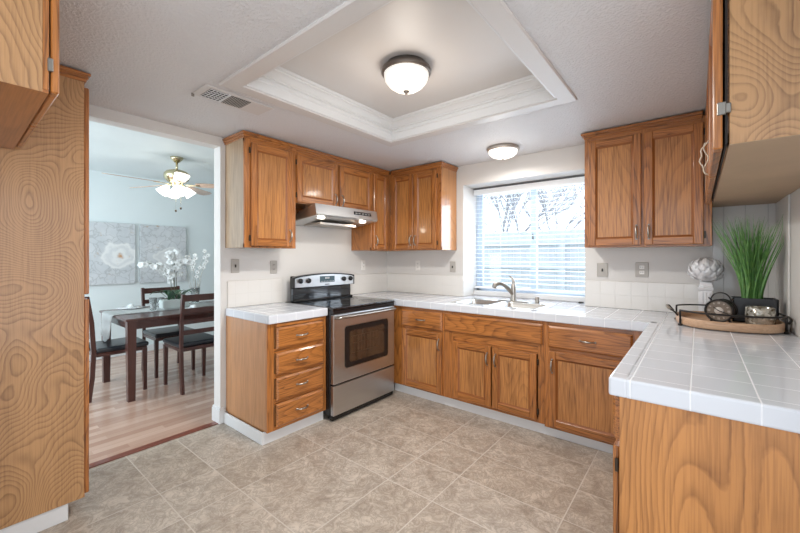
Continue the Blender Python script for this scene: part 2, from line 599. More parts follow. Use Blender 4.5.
def lathe(bm, prof, c=(0, 0, 0), n=32, axis=2, mi=0, mat=None, smooth=True):
    """prof: list of (radius, height)"""
    c = Vector(c)
    rings = []
    for r, h in prof:
        if r < 1e-5:
            p = Vector((0, 0, h))
            vs = [p]
        else:
            vs = [Vector((r * math.cos(2 * PI * k / n), r * math.sin(2 * PI * k / n), h)) for k in range(n)]
        if axis == 0: vs = [Vector((v.z, v.x, v.y)) for v in vs]
        if axis == 1: vs = [Vector((v.x, v.z, v.y)) for v in vs]
        if mat: vs = [mat @ v for v in vs]
        rings.append([bm.verts.new(v + c) for v in vs])
    for i in range(len(rings) - 1):
        A, B = rings[i], rings[i + 1]
        for k in range(n):
            k2 = (k + 1) % n
            if len(A) == 1 and len(B) == 1: continue
            if len(A) == 1: vs = (A[0], B[k], B[k2])
            elif len(B) == 1: vs = (A[k], A[k2], B[0])
            else: vs = (A[k], A[k2], B[k2], B[k])
            f = bm.faces.new(vs)
            f.smooth = smooth
            f.material_index = mi


def extrude_profile(bm, prof, axis, a0, a1, mi=0):
    """closed 2D profile (list of 2-tuples in the other two axes, in xyz order) extruded along axis"""
    def mk(p, a):
        q = list(p)
        q.insert(axis, a)
        return bm.verts.new(q)
    A = [mk(p, a0) for p in prof]
    B = [mk(p, a1) for p in prof]
    n = len(prof)
    for i in range(n):
        f = bm.faces.new((A[i], A[(i + 1) % n], B[(i + 1) % n], B[i]))
        f.material_index = mi
    f = bm.faces.new(A[::-1]); f.material_index = mi
    f = bm.faces.new(B); f.material_index = mi


def obj(name, bm, mats, parent=None, recalc=True):
    if recalc:
        bmesh.ops.recalc_face_normals(bm, faces=list(bm.faces))
    me = bpy.data.meshes.new(name)
    if parent is not None:
        root = parent
        off = Vector((0, 0, 0))
        while root is not None:
            off += root.location
            root = root.parent
        bmesh.ops.translate(bm, verts=list(bm.verts), vec=-off)
    bm.to_mesh(me)
    bm.free()
    if not isinstance(mats, (list, tuple)): mats = [mats]
    for m in mats:
        me.materials.append(M[m] if isinstance(m, str) else m)
    o = bpy.data.objects.new(name, me)
    COL.objects.link(o)
    if parent is not None:
        o.parent = parent
    return o


def thing(name, label, cat, loc, group=None):
    o = bpy.data.objects.new(name, None)
    o.empty_display_size = 0.05
    COL.objects.link(o)
    o.location = loc
    o['label'] = label
    o['category'] = cat
    if group: o['group'] = group
    return o


def tag(o, label, cat, group=None):
    o['label'] = label
    o['category'] = cat
    if group: o['group'] = group
    return o


def struct(name, bm, mats, label=None):
    o = obj(name, bm, mats)
    o['kind'] = 'structure'
    if label: o['label'] = label
    return o


def NB(): return bmesh.new()


# ------------------------------------------------------------------ facing frames: u along the face, v up, w outward
class Face:
    def __init__(self, o, u, w):
        self.o, self.u, self.w = Vector(o), Vector(u), Vector(w)

    def P(self, u, v, w):
        return self.o + self.u * u + self.w * w + Vector((0, 0, v))

    def box(self, bm, u0, u1, v0, v1, w0, w1, bev=0.0, mi=0, seg=1):
        a, b = self.P(u0, v0, w0), self.P(u1, v1, w1)
        box(bm, a.x, b.x, a.y, b.y, a.z, b.z, bev, mi, seg)

    def hgrain(self):
        return 'oak_x' if abs(self.u.x) > .5 else 'oak_y'


def panel_door(F, parent, u0, u1, v0, v1, w0=0.0, hinge=None, handle=None, hlen=.095, hname='handle', th=.02, st=.052, hm='nickel', gap=0.0):
    """frame-and-panel door on face F"""
    bm = NB()
    w1 = w0 + th
    r = st
    F.box(bm, u0, u0 + st, v0, v1, w0, w1, .004, 0)
    F.box(bm, u1 - st, u1, v0, v1, w0, w1, .004, 0)
    F.box(bm, u0 + st - .002, u1 - st + .002, v0, v0 + r, w0, w1 - .0005, .004, 1)
    F.box(bm, u0 + st - .002, u1 - st + .002, v1 - r, v1, w0, w1 - .0005, .004, 1)
    F.box(bm, u0 + st - .004, u1 - st + .004, v0 + r - .004, v1 - r + .004, w0 + .004, w1 - .011, 0, 2)
    # bead around the panel
    iu0, iu1, iv0, iv1 = u0 + st, u1 - st, v0 + r, v1 - r
    q = .011
    ring_o = [(iu0 - .001, iv0 - .001), (iu1 + .001, iv0 - .001), (iu1 + .001, iv1 + .001), (iu0 - .001, iv1 + .001)]
    ring_i = [(iu0 + q, iv0 + q), (iu1 - q, iv0 + q), (iu1 - q, iv1 - q), (iu0 + q, iv1 - q)]
    A = [bm.verts.new(F.P(u, v, w1 - .003)) for u, v in ring_o]
    B = [bm.verts.new(F.P(u, v, w1 - .0105)) for u, v in ring_i]
    for i in range(4):
        f = bm.faces.new((A[i], A[(i + 1) % 4], B[(i + 1) % 4], B[i]))
        f.material_index = 3
    d = obj('door', bm, ['oak_z', F.hgrain(), 'panel', 'bead'], parent)
    if handle:
        hu, hv, kind = handle
        pull(F, d, hu, hv, w1, kind, hlen, hm)
    if hinge:
        for hv in (v0 + .06, v1 - .06):
            hb = NB()
            F.box(hb, hinge - .006, hinge + .006, hv - .022, hv + .022, w0 + .002, w0 + .012, .002)
            obj('hinge', hb, 'hinge', d)
    return d


M['bead'] = plain('stained_oak_bead', (150, 88, 40), 0.35, vary=0.3, scale=30)


def pull(F, parent, hu, hv, w, kind, ln=.095, mat='nickel'):
    bm = NB()
    pts, rs = [], []
    N = 12
    for i in range(N + 1):
        s = i / N
        a = (s - .5) * ln
        h = .004 + .024 * math.sin(PI * s) ** .6
        pts.append(F.P(hu + a, hv, w + h) if kind == 'h' else F.P(hu, hv + a, w + h))
        rs.append(.0035 + .0035 * math.sin(PI * s))
    tube(bm, pts, rs, 8)
    for e in (-.5, .5):
        a = e * ln
        p = (hu + a, hv) if kind == 'h' else (hu, hv + a)
        F.box(bm, p[0] - .006, p[0] + .006, p[1] - .006, p[1] + .006, w - .001, w + .008, .002)
    return obj('handle', bm, mat, parent)


def drawer(F, parent, u0, u1, v0, v1, handle=True, w0=0.0, name='drawer'):
    bm = NB()
    F.box(bm, u0, u1, v0, v1, w0, w0 + .012, .0, 0)
    # raised bevelled front
    q = .012
    A = [bm.verts.new(F.P(u, v, w0 + .012)) for u, v in ((u0, v0), (u1, v0), (u1, v1), (u0, v1))]
    B = [bm.verts.new(F.P(u, v, w0 + .021)) for u, v in ((u0 + q, v0 + q), (u1 - q, v0 + q), (u1 - q, v1 - q), (u0 + q, v1 - q))]
    for i in range(4):
        bm.faces.new((A[i], A[(i + 1) % 4], B[(i + 1) % 4], B[i]))
    bm.faces.new(B)
    d = obj(name, bm, F.hgrain(), parent)
    if handle:
        pull(F, d, (u0 + u1) / 2, (v0 + v1) / 2, w0 + .021, 'h')
    return d


def crown(parent, segs, z0=2.222, z1=2.268, name='crown_molding', mat='oak_y'):
    """segs: list of (x0,x1,y0,y1) footprint of the cabinet and which sides project"""
    bm = NB()
    for (x0, x1, y0, y1, sx0, sx1, sy0, sy1) in segs:
        for k, (zz0, zz1, p) in enumerate(((z0, z0 + .016, .006), (z0 + .014, z1 - .014, .013), (z1 - .016, z1, .022))):
            box(bm, x0 - p * sx0, x1 + p * sx1, y0 - p * sy0, y1 + p * sy1, zz0, zz1, .003)
    return obj(name, bm, mat, parent)


# ================================================================== STRUCTURE
H, HT = 2.277, 2.42
W = 3.35
bm = NB(); box(bm, -.02, 6.0, -5.2, 0.0, -.05, 0.0); struct('floor', bm, 'floor', 'stone look vinyl tile kitchen floor')
bm = NB(); box(bm, -3.2, -.02, -5.2, 1.3, -.05, 0.0); struct('floor_dining', bm, 'planks', 'wood plank dining room floor')
bm = NB(); box(bm, -.065, -.005, -3.2, -2.02, 0, .006, .002); struct('trim_1', bm, 'threshold', 'reddish wood threshold strip')

# ceiling of the kitchen, with the tray opening
TX0, TX1, TY0, TY1 = 1.0, 2.295, -2.36, -1.095
bm = NB()
box(bm, 0, TX0, -5.2, .0, H, HT + .02)
box(bm, TX1, 6.0, -5.2, .0, H, HT + .02)
box(bm, TX0, TX1, -5.2, TY0, H, HT + .02)
box(bm, TX0, TX1, TY1, .0, H, HT + .02)
struct('ceiling', bm, 'ceil', 'textured kitchen ceiling')
bm = NB(); box(bm, TX0 - .05, TX1 + .05, TY0 - .05, TY1 + .05, HT, HT + .05); struct('ceiling_tray', bm, 'ceil_smooth', 'smooth raised centre of the kitchen ceiling')
bm = NB(); box(bm, -3.2, -.0, -5.2, 1.3, 2.445, 2.5); struct('ceiling_dining', bm, 'paint_cool')

# tray crown and casing
prof = [(0.0, 2.272), (.012, 2.272), (.012, 2.325), (.018, 2.330), (.018, 2.338), (.012, 2.342), (.014, 2.352), (.026, 2.356), (.026, 2.364),
        (.034, 2.368), (.042, 2.378), (.054, 2.388), (.068, 2.394), (.070, 2.402), (.080, 2.405), (.082, 2.419), (0.0, 2.419)]
bm = NB()
rings = []
for d, z in prof:
    rings.append([bm.verts.new((x, y, z)) for x, y in ((TX0 + d, TY0 + d), (TX1 - d, TY0 + d), (TX1 - d, TY1 - d), (TX0 + d, TY1 - d))])
for i in range(len(rings) - 1):
    for k in range(4):
        bm.faces.new((rings[i][k], rings[i][(k + 1) % 4], rings[i + 1][(k + 1) % 4], rings[i + 1][k]))
struct('trim_2', bm, 'trimw', 'white crown molding inside the raised ceiling')
bm = NB()
cw, ct = .092, .013
rings = []
for d, z in ((0, H + .001), (0, H - ct + .003), (-.003, H - ct), (-cw + .006, H - ct), (-cw, H - ct + .006), (-cw, H + .001)):
    rings.append([bm.verts.new((x, y, z)) for x, y in ((TX0 + d, TY0 + d), (TX1 - d, TY0 + d), (TX1 - d, TY1 - d), (TX0 + d, TY1 - d))])
for i in range(len(rings) - 1):
    for k in range(4):
        bm.faces.new((rings[i][k], rings[i][(k + 1) % 4], rings[i + 1][(k + 1) % 4], rings[i + 1][k]))
struct('trim_3', bm, 'ceil_smooth', 'flat painted casing around the raised ceiling')

# walls
WX0, WX1, WZ0, WZ1 = 1.05, 2.21, .90, 2.071
bm = NB()
box(bm, -.107, WX0, 0, .36, 0, 2.46)
box(bm, WX1, W + .1, 0, .36, 0, 2.46)
box(bm, WX0, WX1, 0, .36, 0, .85)
box(bm, WX0, WX1, 0, .36, WZ1, 2.46)
struct('wall_back', bm, 'paint')
bm = NB()
box(bm, -.107, 0, -2.02, 0, 0, 2.445, 0)
box(bm, -.107, 0, -2.96, -2.02, 2.205, 2.445)
box(bm, -.107, 0, -5.2, -2.96, 0, 2.445)
struct('wall_left', bm, 'paint')
bm = NB(); box(bm, W, W + .1, -1.2, 0, 0, 2.46); box(bm, W, W + .1, -2.3, -1.2, 0, 2.46)
struct('wall_right', bm, 'paint')
bm = NB(); box(bm, 0, 1.52, -3.68, -3.56, 0, 2.277); struct('wall_front', bm, 'paint')
bm = NB(); box(bm, -3.2, -3.1, -5.2, 1.3, 0, 2.445); struct('wall_dining_far', bm, 'paint_cool')
bm = NB(); box(bm, -3.1, -.107, 1.2, 1.3, 0, 2.445); box(bm, -.107, -.0, .36, 1.3, 0, 2.445); struct('wall_dining_end', bm, 'paint_cool')

# baseboards
def baseb(name, segs, h=.085, mat='trimw'):
    bm = NB()
    for (x0, x1, y0, y1) in segs:
        box(bm, x0, x1, y0, y1, 0, h, .003)
    return struct(name, bm, mat)


bm = NB()
box(bm, -.121, .014, -2.034, -1.984, 0, .11, .004)
box(bm, -.118, .010, -2.030, -1.986, .11, .125, .004)
struct('baseboard_doorway', bm, 'trimw')
baseb('baseboard_left', [(.0, .578, -1.998, -1.984), (.560, .578, -1.984, -1.456)], .088)
baseb('baseboard_back', [(.60, 2.79, -.575, -.560)], .088)
baseb('baseboard_pantry', [(.40, .490, -3.55, -3.005)], .087)
baseb('baseboard_dining', [(-3.1, -3.086, -4.6, 1.2)], .085)

# window
win = bpy.data.objects.new('window_1', None)
COL.objects.link(win); win.location = (1.63, .29, .95); win['kind'] = 'structure'; win['label'] = 'white sliding kitchen window'
bm = NB()
for (x0, x1, z0, z1) in ((WX0, WX0 + .04, .95, WZ1), (WX1 - .04, WX1, .95, WZ1), (WX0, WX1, WZ1 - .04, WZ1), (WX0, WX1, .93, .985)):
    box(bm, x0, x1, .292, .35, z0, z1, .003)
obj('window_frame', bm, 'vinyl', win)
bm = NB()
for (x0, x1, z0, z1) in ((WX0 + .04, WX0 + .075, .985, 2.03), (1.645, 1.705, .985, 2.03), (WX0 + .075, 1.645, 1.995, 2.03), (WX0 + .075, 1.645, .985, 1.02)):
    box(bm, x0, x1, .30, .325, z0, z1, .003)
obj('sliding_sash', bm, 'vinyl', win)
bm = NB(); box(bm, WX0 + .075, 1.645, .310, .314, 1.02, 1.995); obj('pane', bm, 'glass', win)
bm = NB(); box(bm, 1.705, WX1 - .04, .330, .334, .985, 2.03); obj('pane', bm, 'glass', win)
bm = NB(); box(bm, 1.662, 1.674, .288, .30, 1.50, 1.56, .002); obj('latch', bm, 'hinge_steel', win)
bm = NB(); box(bm, WX0, WX1, .215, .292, .914, .965, .008); struct('trim_4', bm, 'trimw', 'white window stool')

# ================================================================== OUTSIDE
bm = NB(); box(bm, -8, 12, .37, 14, -.3, -.2); struct('ground', bm, 'grass', 'pale winter lawn outside the window')
fe = thing('wooden_fence', 'weathered pale wooden fence of upright boards seen through the window', 'fence', (1, 4.2, -.2))
bm = NB()
x = -4.5
while x < 5.5:
    h = 1.86 + random.uniform(-.012, .012)
    box(bm, x, x + .137, 4.22, 4.24, -.2, h)
    x += .142
obj('fence_boards', bm, 'fence', fe)
for z in (1.62, 1.14, .1):
    bm = NB(); box(bm, -4.5, 5.5, 4.17, 4.22, z - .045, z + .045); obj('rail', bm, 'fence', fe)
for px in (-3.9, -1.5, .899, 3.3, 5.4):
    bm = NB(); box(bm, px - .05, px + .05, 4.10, 4.17, -.2, 1.80); obj('fence_post', bm, 'fence', fe)


def tree(loc, seed, label, hgt):
    rnd = random.Random(seed)
    t = thing('bare_tree', label, 'tree', loc, None)
    bm = NB()
    def br(p, d, L, r, lev):
        pts = [p]; n = 4
        for i in range(n):
            d = (d + Vector((rnd.uniform(-.2, .2), rnd.uniform(-.2, .2), rnd.uniform(-.08, .16)))).normalized()
            pts.append(pts[-1] + d * L / n)
        tube(bm, pts, [r * (1 - .45 * i / n) for i in range(n + 1)], 4)
        if lev == 0: return
        for k in range(4):
            q = pts[rnd.choice((2, 3, 4))]
            nd = (d + Vector((rnd.uniform(-1, 1), rnd.uniform(-1, 1), rnd.uniform(-.25, .7)))).normalized()
            br(q, nd, L * .74, r * .58, lev - 1)
    base = Vector(loc)
    tk = NB()
    tube(tk, [base, base + Vector((.05, 0, hgt * .2)), base + Vector((.0, 0, hgt * .4))], [.11, .09, .075], 8)
    obj('trunk', tk, 'bark', t)
    for k in range(5):
        a = k * 2 * PI / 5 + rnd.random()
        br(base + Vector((0, 0, hgt * .38)), Vector((math.cos(a) * .8, math.sin(a) * .5, .75)).normalized(), hgt * .32, .026, 4)
    obj('branches', bm, 'bark', t)


tree((-1.0, 5.6, -.2), 3, 'bare winter tree beyond the fence, behind the left window sash', 4.2)
tree((-3.4, 12.6, -.2), 29, 'far bare winter tree beyond the fence, at the left of the window', 4.8)
tree((-.7, 9.2, -.2), 11, 'bare winter tree beyond the fence, behind the right window pane', 5.2)

# ================================================================== WINDOW BLIND
bl = thing('window_blind', 'white horizontal slat blind hanging open in the kitchen window', 'blind', (1.63, .25, 2.06))
bm = NB(); box(bm, WX0 + .005, WX1 - .005, .215, .275, 1.995, 2.052, .003); obj('headrail', bm, 'blind', bl)
bm = NB(); box(bm, WX0 + .005, WX1 - .005, .215, .275, 2.052, 2.066); obj('track', bm, 'track', bl)
bm = NB()
z = 1.975
while z > 1.02:
    a = math.radians(6)
    hw = .023
    for s in (0,):
        p0 = Vector((0, .247 - hw * math.cos(a), z - hw * math.sin(a))); p1 = Vector((0, .247, z + .002)); p2 = Vector((0, .247 + hw * math.cos(a), z + hw * math.sin(a)))
        th = .0022
        prof_ = [(p.y, p.z) for p in (p0, p1, p2)] + [(p.y, p.z - th) for p in (p2, p1, p0)]
        extrude_profile(bm, prof_, 0, WX0 + .012, WX1 - .012)
    z -= .0435
obj('slats', bm, 'slat', bl)
bm = NB(); box(bm, WX0 + .012, WX1 - .012, .222, .272, .992, 1.010, .003); obj('bottom_rail', bm, 'blind', bl)
for cxp in (1.17, 1.42, 1.84, 2.08):
    bm = NB(); tube(bm, [(cxp, .221, 2.0), (cxp, .221, 1.0)], .0012, 5); obj('ladder_cord', bm, 'blind', bl)

# ================================================================== BASE CABINETS
CB, CHT = .853, .914
FL = Face((.61, 0, 0), (0, 1, 0), (1, 0, 0))
FB = Face((0, -.61, 0), (1, 0, 0), (0, -1, 0))
FR = Face((2.74, 0, 0), (0, -1, 0), (-1, 0, 0))

t = thing('drawer_cabinet', 'oak four-drawer base cabinet left of the stainless range', 'cabinet', (.3, -1.72, 0))
bm = NB()
box(bm, .003, .590, -1.976, -1.459, .09, CB, 0, 0)
box(bm, .02, .545, -1.97, -1.462, 0, .09, 0, 0)
obj('body', bm, 'ply_side', t)
bm = NB()
FL.box(bm, -1.980, -1.925, .088, CB, -.022, 0, .002, 0)
FL.box(bm, -1.480, -1.455, .088, CB, -.022, 0, .002, 0)
for v0, v1 in ((.088, .118), (.27, .31), (.455, .49), (.635, .67), (.82, CB)):
    FL.box(bm, -1.926, -1.479, v0, v1, -.022, -.001, 0, 1)
obj('face_frame', bm, ['oak_z', 'oak_y'], t)
bm = NB(); FL.box(bm, -1.915, -1.487, .825, .845, -.3, .018, .003); obj('pull_out_board', bm, 'oak_y', t)
for v0, v1 in ((.667, .820), (.486, .636), (.299, .460), (.112, .275)):
    drawer(FL, t, -1.914, -1.490, v0, v1)

def frame_rect(F, parent, u0, u1, v0, v1, stiles, rails, depth=.022):
    bm = NB()
    for a, b in stiles: F.box(bm, a, b, v0, v1, -depth, 0, .0015, 0)
    for (a, b, c, d) in rails: F.box(bm, a, b, c, d, -depth, -.0005, 0, 1)
    return obj('face_frame', bm, ['oak_z', F.hgrain()], parent)


t = thing('base_cabinet', 'oak base cabinet with one drawer over one door, right beside the range', 'cabinet', (.93, -.3, 0))
bm = NB(); box(bm, .60, 1.2, -.588, -.004, .09, CB); box(bm, .60, 1.2, -.54, -.004, 0, .09); obj('body', bm, 'ply_side', t)
frame_rect(FB, t, .60, 1.2, .088, CB, [(.60, .735), (1.176, 1.2)], [(.735, 1.176, .088, .12), (.735, 1.176, .64, .668), (.735, 1.176, .815, CB)])
drawer(FB, t, .725, 1.185, .668, .825)
panel_door(FB, t, .730, 1.185, .105, .642, handle=(1.158, .545, 'v'))

t = thing('sink_cabinet', 'oak sink base cabinet with long false drawer front over two doors', 'cabinet', (1.63, -.3, 0))
bm = NB()
box(bm, 1.2, 1.22, -.588, -.004, .09, CB); box(bm, 2.05, 2.07, -.588, -.004, .09, CB); box(bm, 1.22, 2.05, -.588, -.004, .09, .11); box(bm, 1.2, 2.07, -.54, -.004, 0, .09)
box(bm, 1.22, 2.05, -.02, -.004, .11, .85)
obj('body', bm, 'ply_side', t)
frame_rect(FB, t, 1.2, 2.07, .088, CB, [(1.2, 1.29), (2.022, 2.07)], [(1.29, 2.022, .088, .128), (1.29, 2.022, .60, .675), (1.29, 2.022, .82, CB)])
drawer(FB, t, 1.210, 2.058, .675, .828, handle=False, name='false_drawer_front')
panel_door(FB, t, 1.298, 1.652, .112, .600, handle=(1.622, .50, 'v'))
panel_door(FB, t, 1.662, 2.016, .112, .600, handle=(1.692, .50, 'v'), hinge=2.022)

t = thing('base_cabinet', 'oak base cabinet with wide drawer over one wide door, right of the sink cabinet', 'cabinet', (2.4, -.3, 0))
bm = NB(); box(bm, 2.07, 2.72, -.588, -.004, .09, CB); box(bm, 2.07, 2.72, -.54, -.004, 0, .09); obj('body', bm, 'ply_side', t)
frame_rect(FB, t, 2.07, 2.735, .075, CB, [(2.07, 2.105), (2.62, 2.735)], [(2.105, 2.62, .075, .10), (2.105, 2.62, .63, .67), (2.105, 2.62, .815, CB)])
drawer(FB, t, 2.100, 2.625, .667, .824)
panel_door(FB, t, 2.103, 2.70, .094, .640, handle=(2.128, .535, 'v'))

t = thing('peninsula_cabinet', 'oak peninsula base cabinet with large plywood end panel under the white tile counter', 'cabinet', (3.05, -1.3, 0))
bm = NB(); box(bm, 2.765, 3.345, -1.925, -.62, .09, CB); box(bm, 2.81, 3.345, -1.925, -.64, 0, .09); obj('body', bm, 'ply_side', t)
bm = NB(); box(bm, 2.742, 3.345, -1.950, -1.926, .0, CB, .001); obj('end_panel', bm, 'ply_end', t)
bm = NB()
FR.box(bm, .64, 1.926, .088, .12, -.022, 0); FR.box(bm, .64, 1.926, .64, .70, -.022, 0); FR.box(bm, .64, 1.926, .82, CB, -.022, 0)
for a in (.64, 1.26, 1.895): FR.box(bm, a, a + .03, .088, CB, -.022, .0005)
obj('face_frame', bm, 'oak_y', t)
for a, b in ((.655, 1.27), (1.285, 1.935)):
    drawer(FR, t, a, b, .695, .838)
    panel_door(FR, t, a, b, .10, .668, handle=(a + .03, .58, 'v'), hinge=b + .006)

# ------------------------------------------------------------------ counters
t = thing('countertop', 'white square-tile countertop on the drawer cabinet left of the range', 'countertop', (.3, -1.72, CB))
bm = NB(); box(bm, .003, .595, -1.945, -1.456, CB, CHT - .0005, .0); obj('tile_surface', bm, 'ctile', t)
bm = NB(); box(bm, .590, .637, -1.982, -1.456, CB, CHT + .002, .008, seg=3); box(bm, .003, .592, -1.982, -1.938, CB, CHT + .002, .008, seg=3); obj('edge_trim', bm, 'ctile', t)

t = thing('countertop', 'long L-shaped white tile countertop running past the sink and along the peninsula', 'countertop', (2.3, -.6, CB))
SX0, SX1, SY0, SY1 = 1.235, 1.965, -.515, -.075
bm = NB()
z0, z1 = CB, CHT - .0005
box(bm, .003, SX0, -.590, 0, z0, z1); box(bm, SX1, 2.765, -.590, 0, z0, z1)
box(bm, SX0, SX1, -.590, SY0, z0, z1); box(bm, SX0, SX1, SY1, 0, z0, z1)
box(bm, 2.765, W - .003, -1.93, 0, z0, z1)
box(bm, .003, .64, -.685, -.590, z0, z1)
obj('tile_surface', bm, 'ctile', t)
bm = NB(); box(bm, WX0 + .002, WX1 - .002, 0, .292, CB, CHT - .0005); obj('window_ledge', bm, 'ctile', t)
bm = NB()
box(bm, .66, 2.76, -.637, -.588, CB, CHT + .002, .008, seg=3)
box(bm, 2.713, 2.768, -1.976, -.59, CB, CHT + .002, .008, seg=3)
box(bm, 2.76, W - .003, -1.976, -1.925, CB, CHT + .002, .008, seg=3)
obj('edge_trim', bm, 'ctile', t)

# ------------------------------------------------------------------ backsplashes
ZB = 1.131
bm = NB(); box(bm, 0.001, .010, -1.965, -1.466, CHT, ZB, .003); tag(obj('tile_backsplash', bm, 'btile_y'), 'short white tile backsplash on the wall left of the range', 'backsplash')
t = thing('tile_backsplash', 'white tile backsplash wrapping the corner between the range and the window', 'backsplash', (.3, 0, CHT))
bm = NB(); box(bm, 0.001, .010, -.684, -.001, CHT, ZB, .003); obj('side_tiles', bm, 'btile_y', t)
bm = NB(); box(bm, .010, WX0 + .0, -.010, -.001, CHT, ZB, .003); obj('back_tiles', bm, 'btile_x', t)
bm = NB(); box(bm, WX0 + .001, WX0 + .008, -.01, .215, CHT, ZB, .002); obj('recess_tiles', bm, 'btile_y', t)
t = thing('tile_backsplash', 'white tile backsplash right of the window, rising full height behind the grass plant', 'backsplash', (2.8, 0, CHT))
bm = NB(); box(bm, WX1, 3.03, -.010, -.001, CHT, ZB, .003); obj('back_tiles', bm, 'btile_x', t)
bm = NB(); box(bm, 3.03, W - .001, -.010, -.001, CHT, 1.672, .001); obj('tall_back_tiles', bm, 'htile_x', t)
bm = NB(); box(bm, W - .010, W - .001, -.44, -.011, CHT, 1.672, .002); obj('side_wall_panel', bm, 'paint', t)

# ================================================================== RANGE
RY0, RY1 = -1.452, -.687
t = thing('kitchen_range', 'freestanding stainless steel electric range with black glass top', 'range', (.35, -1.073, 0))
bm = NB()
box(bm, .03, .655, RY0, RY1, .045, .895, .004)
for yy in (RY0 + .05, RY1 - .05):
    for xx in (.08, .6): lathe(bm, [(0, 0), (.02, 0), (.02, .05)], (xx, yy, 0), 12)
obj('body', bm, 'black', t)
bm = NB(); box(bm, .03, .695, RY0 - .001, RY1 + .001, .895, .918, .006, seg=2); o_ct = obj('cooktop', bm, 'blackglass', t)
for (bx, by, br_) in ((.25, RY0 + .2, .085), (.25, RY1 - .2, .105), (.52, RY0 + .2, .11), (.52, RY1 - .2, .08)):
    bm = NB()
    for rr in (br_, br_ * .62):
        lathe(bm, [(rr - .003, .9182), (rr - .003, .9188), (rr, .9188), (rr, .9182)], (bx, by, 0), 40)
    obj('burner_ring', bm, 'ring', o_ct)
# backguard
bg = NB()
box(bg, .066, .082, RY0 + .030, RY1 - .010, .90, 1.150, .004)
obj('backguard_back', bg, 'black', t)
bm = NB()
N = 16
pts = []
for i in range(N + 1):
    s = i / N
    yy = RY0 + .024 + s * (RY1 - RY0 - .014)
    pts.append((yy, 1.140 + .030 * math.sin(PI * s) ** .7))
A = [(y, z) for y, z in pts] + [(RY1 + .01, 1.045), (RY0 + .024, 1.045)]
extrude_profile(bm, A, 0, .076, .128)
obj('backguard_frame', bm, 'black', t)
bm = NB()
A = [(RY0 + .036 + (i / N) * (RY1 - RY0 - .046), 1.128 + .030 * math.sin(PI * i / N) ** .7) for i in range(N + 1)] + [(RY1 - .010, 1.048), (RY0 + .036, 1.048)]
extrude_profile(bm, A, 0, .127, .136)
cp = obj('control_panel', bm, 'steel', t)
bm = NB(); box(bm, .076, .110, RY0 + .02, RY1 - .02, .918, 1.046, .01); obj('backguard_lower', bm, 'blackglass', t)
bm = NB(); box(bm, .076, .150, RY0 + .03, RY1 - .03, .918, .935, .006); obj('vent_lip', bm, 'black', t)
for ky in (-1.360, -1.271, -.832, -.742):
    bm = NB()
    lathe(bm, [(0, 0), (.024, 0), (.022, .016), (.015, .019), (0, .02)], (.136, ky, 1.106), 24, axis=0)
    box(bm, .150, .162, ky - .004, ky + .004, 1.088, 1.124, .002)
    k_ = obj('knob', bm, 'black', t)
bm = NB(); box(bm, .135, .1385, -1.138, -.955, 1.082, 1.142, .001); dsp = obj('display', bm, 'lcd', t)
bm = NB()
for i in range(4): box(bm, .1385, .1392, -1.075 + i * .014, -1.066 + i * .014, 1.115, 1.132)
obj('display_digits', bm, 'silver_text', dsp)
bm = NB()
for i in range(9): box(bm, .1385, .1392, -1.128 + i * .019, -1.118 + i * .019, 1.089, 1.094)
obj('display_buttons', bm, 'silver_text', dsp)
bm = NB(); box(bm, .136, .1366, -1.075, -1.02, 1.058, 1.066); obj('badge', bm, 'black', cp)
# front
bm = NB(); box(bm, .655, .690, RY0, RY1, .862, .895, .003); obj('front_band', bm, 'black', t)
bm = NB()
box(bm, .655, .692, RY0 + .004, RY1 - .004, .300, .858, .006, seg=2)
dr = obj('oven_door', bm, 'steel', t)
def rrect(F_x0, F_x1, y0, y1, z0, z1, r, mat, name, parent):
    bm = NB(); P = []
    for (cy_, cz_, a0) in ((y1 - r, z1 - r, 0), (y0 + r, z1 - r, PI / 2), (y0 + r, z0 + r, PI), (y1 - r, z0 + r, 3 * PI / 2)):
        for i in range(6):
            a = a0 + i / 5 * PI / 2
            P.append((cy_ + r * math.cos(a), cz_ + r * math.sin(a)))
    extrude_profile(bm, P, 0, F_x0, F_x1)
    return obj(name, bm, mat, parent)
rrect(.690, .6935, -1.335, -.782, .402, .760, .03, 'nickel', 'window_bezel', dr)
rrect(.690, .6955, -1.328, -.789, .409, .753, .026, 'black', 'window_surround', dr)
rrect(.690, .6965, -1.275, -.842, .450, .708, .018, 'ovenglass', 'oven_window', dr)
bm = NB()
for zz in (.52, .60, .66):
    box(bm, .6964, .6968, -1.26, -.93, zz, zz + .003)
for i in range(9):
    box(bm, .6964, .6968, -1.25 + i * .037, -1.248 + i * .037, .52, .66)
obj('oven_rack', bm, 'rack', dr)
bm = NB()
hp = [(.690, RY0 + .03, .832), (.728, RY0 + .034, .836)] + [(.736, RY0 + .05 + s * (RY1 - RY0 - .1) / 8, .838) for s in range(9)] + [(.728, RY1 - .034, .836), (.690, RY1 - .03, .832)]
tube(bm, hp, .0125, 12)
obj('door_handle', bm, 'nickel', dr)
bm = NB(); box(bm, .655, .692, RY0 + .004, RY1 - .004, .050, .288, .005, seg=2); obj('storage_drawer', bm, 'steel', t)
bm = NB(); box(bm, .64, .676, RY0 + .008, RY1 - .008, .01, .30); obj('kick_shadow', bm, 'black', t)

# ================================================================== UPPER CABINETS
ZU, ZT = 1.397, 2.240
UL = Face((.305, 0, 0), (0, 1, 0), (1, 0, 0))
UB = Face((0, -.305, 0), (1, 0, 0), (0, -1, 0))


def shell(parent, x0, x1, y0, y1, z0, z1, mat='ply_side'):
    bm = NB(); box(bm, x0, x1, y0, y1, z0, z1, .001)
    return obj('body', bm, mat, parent)


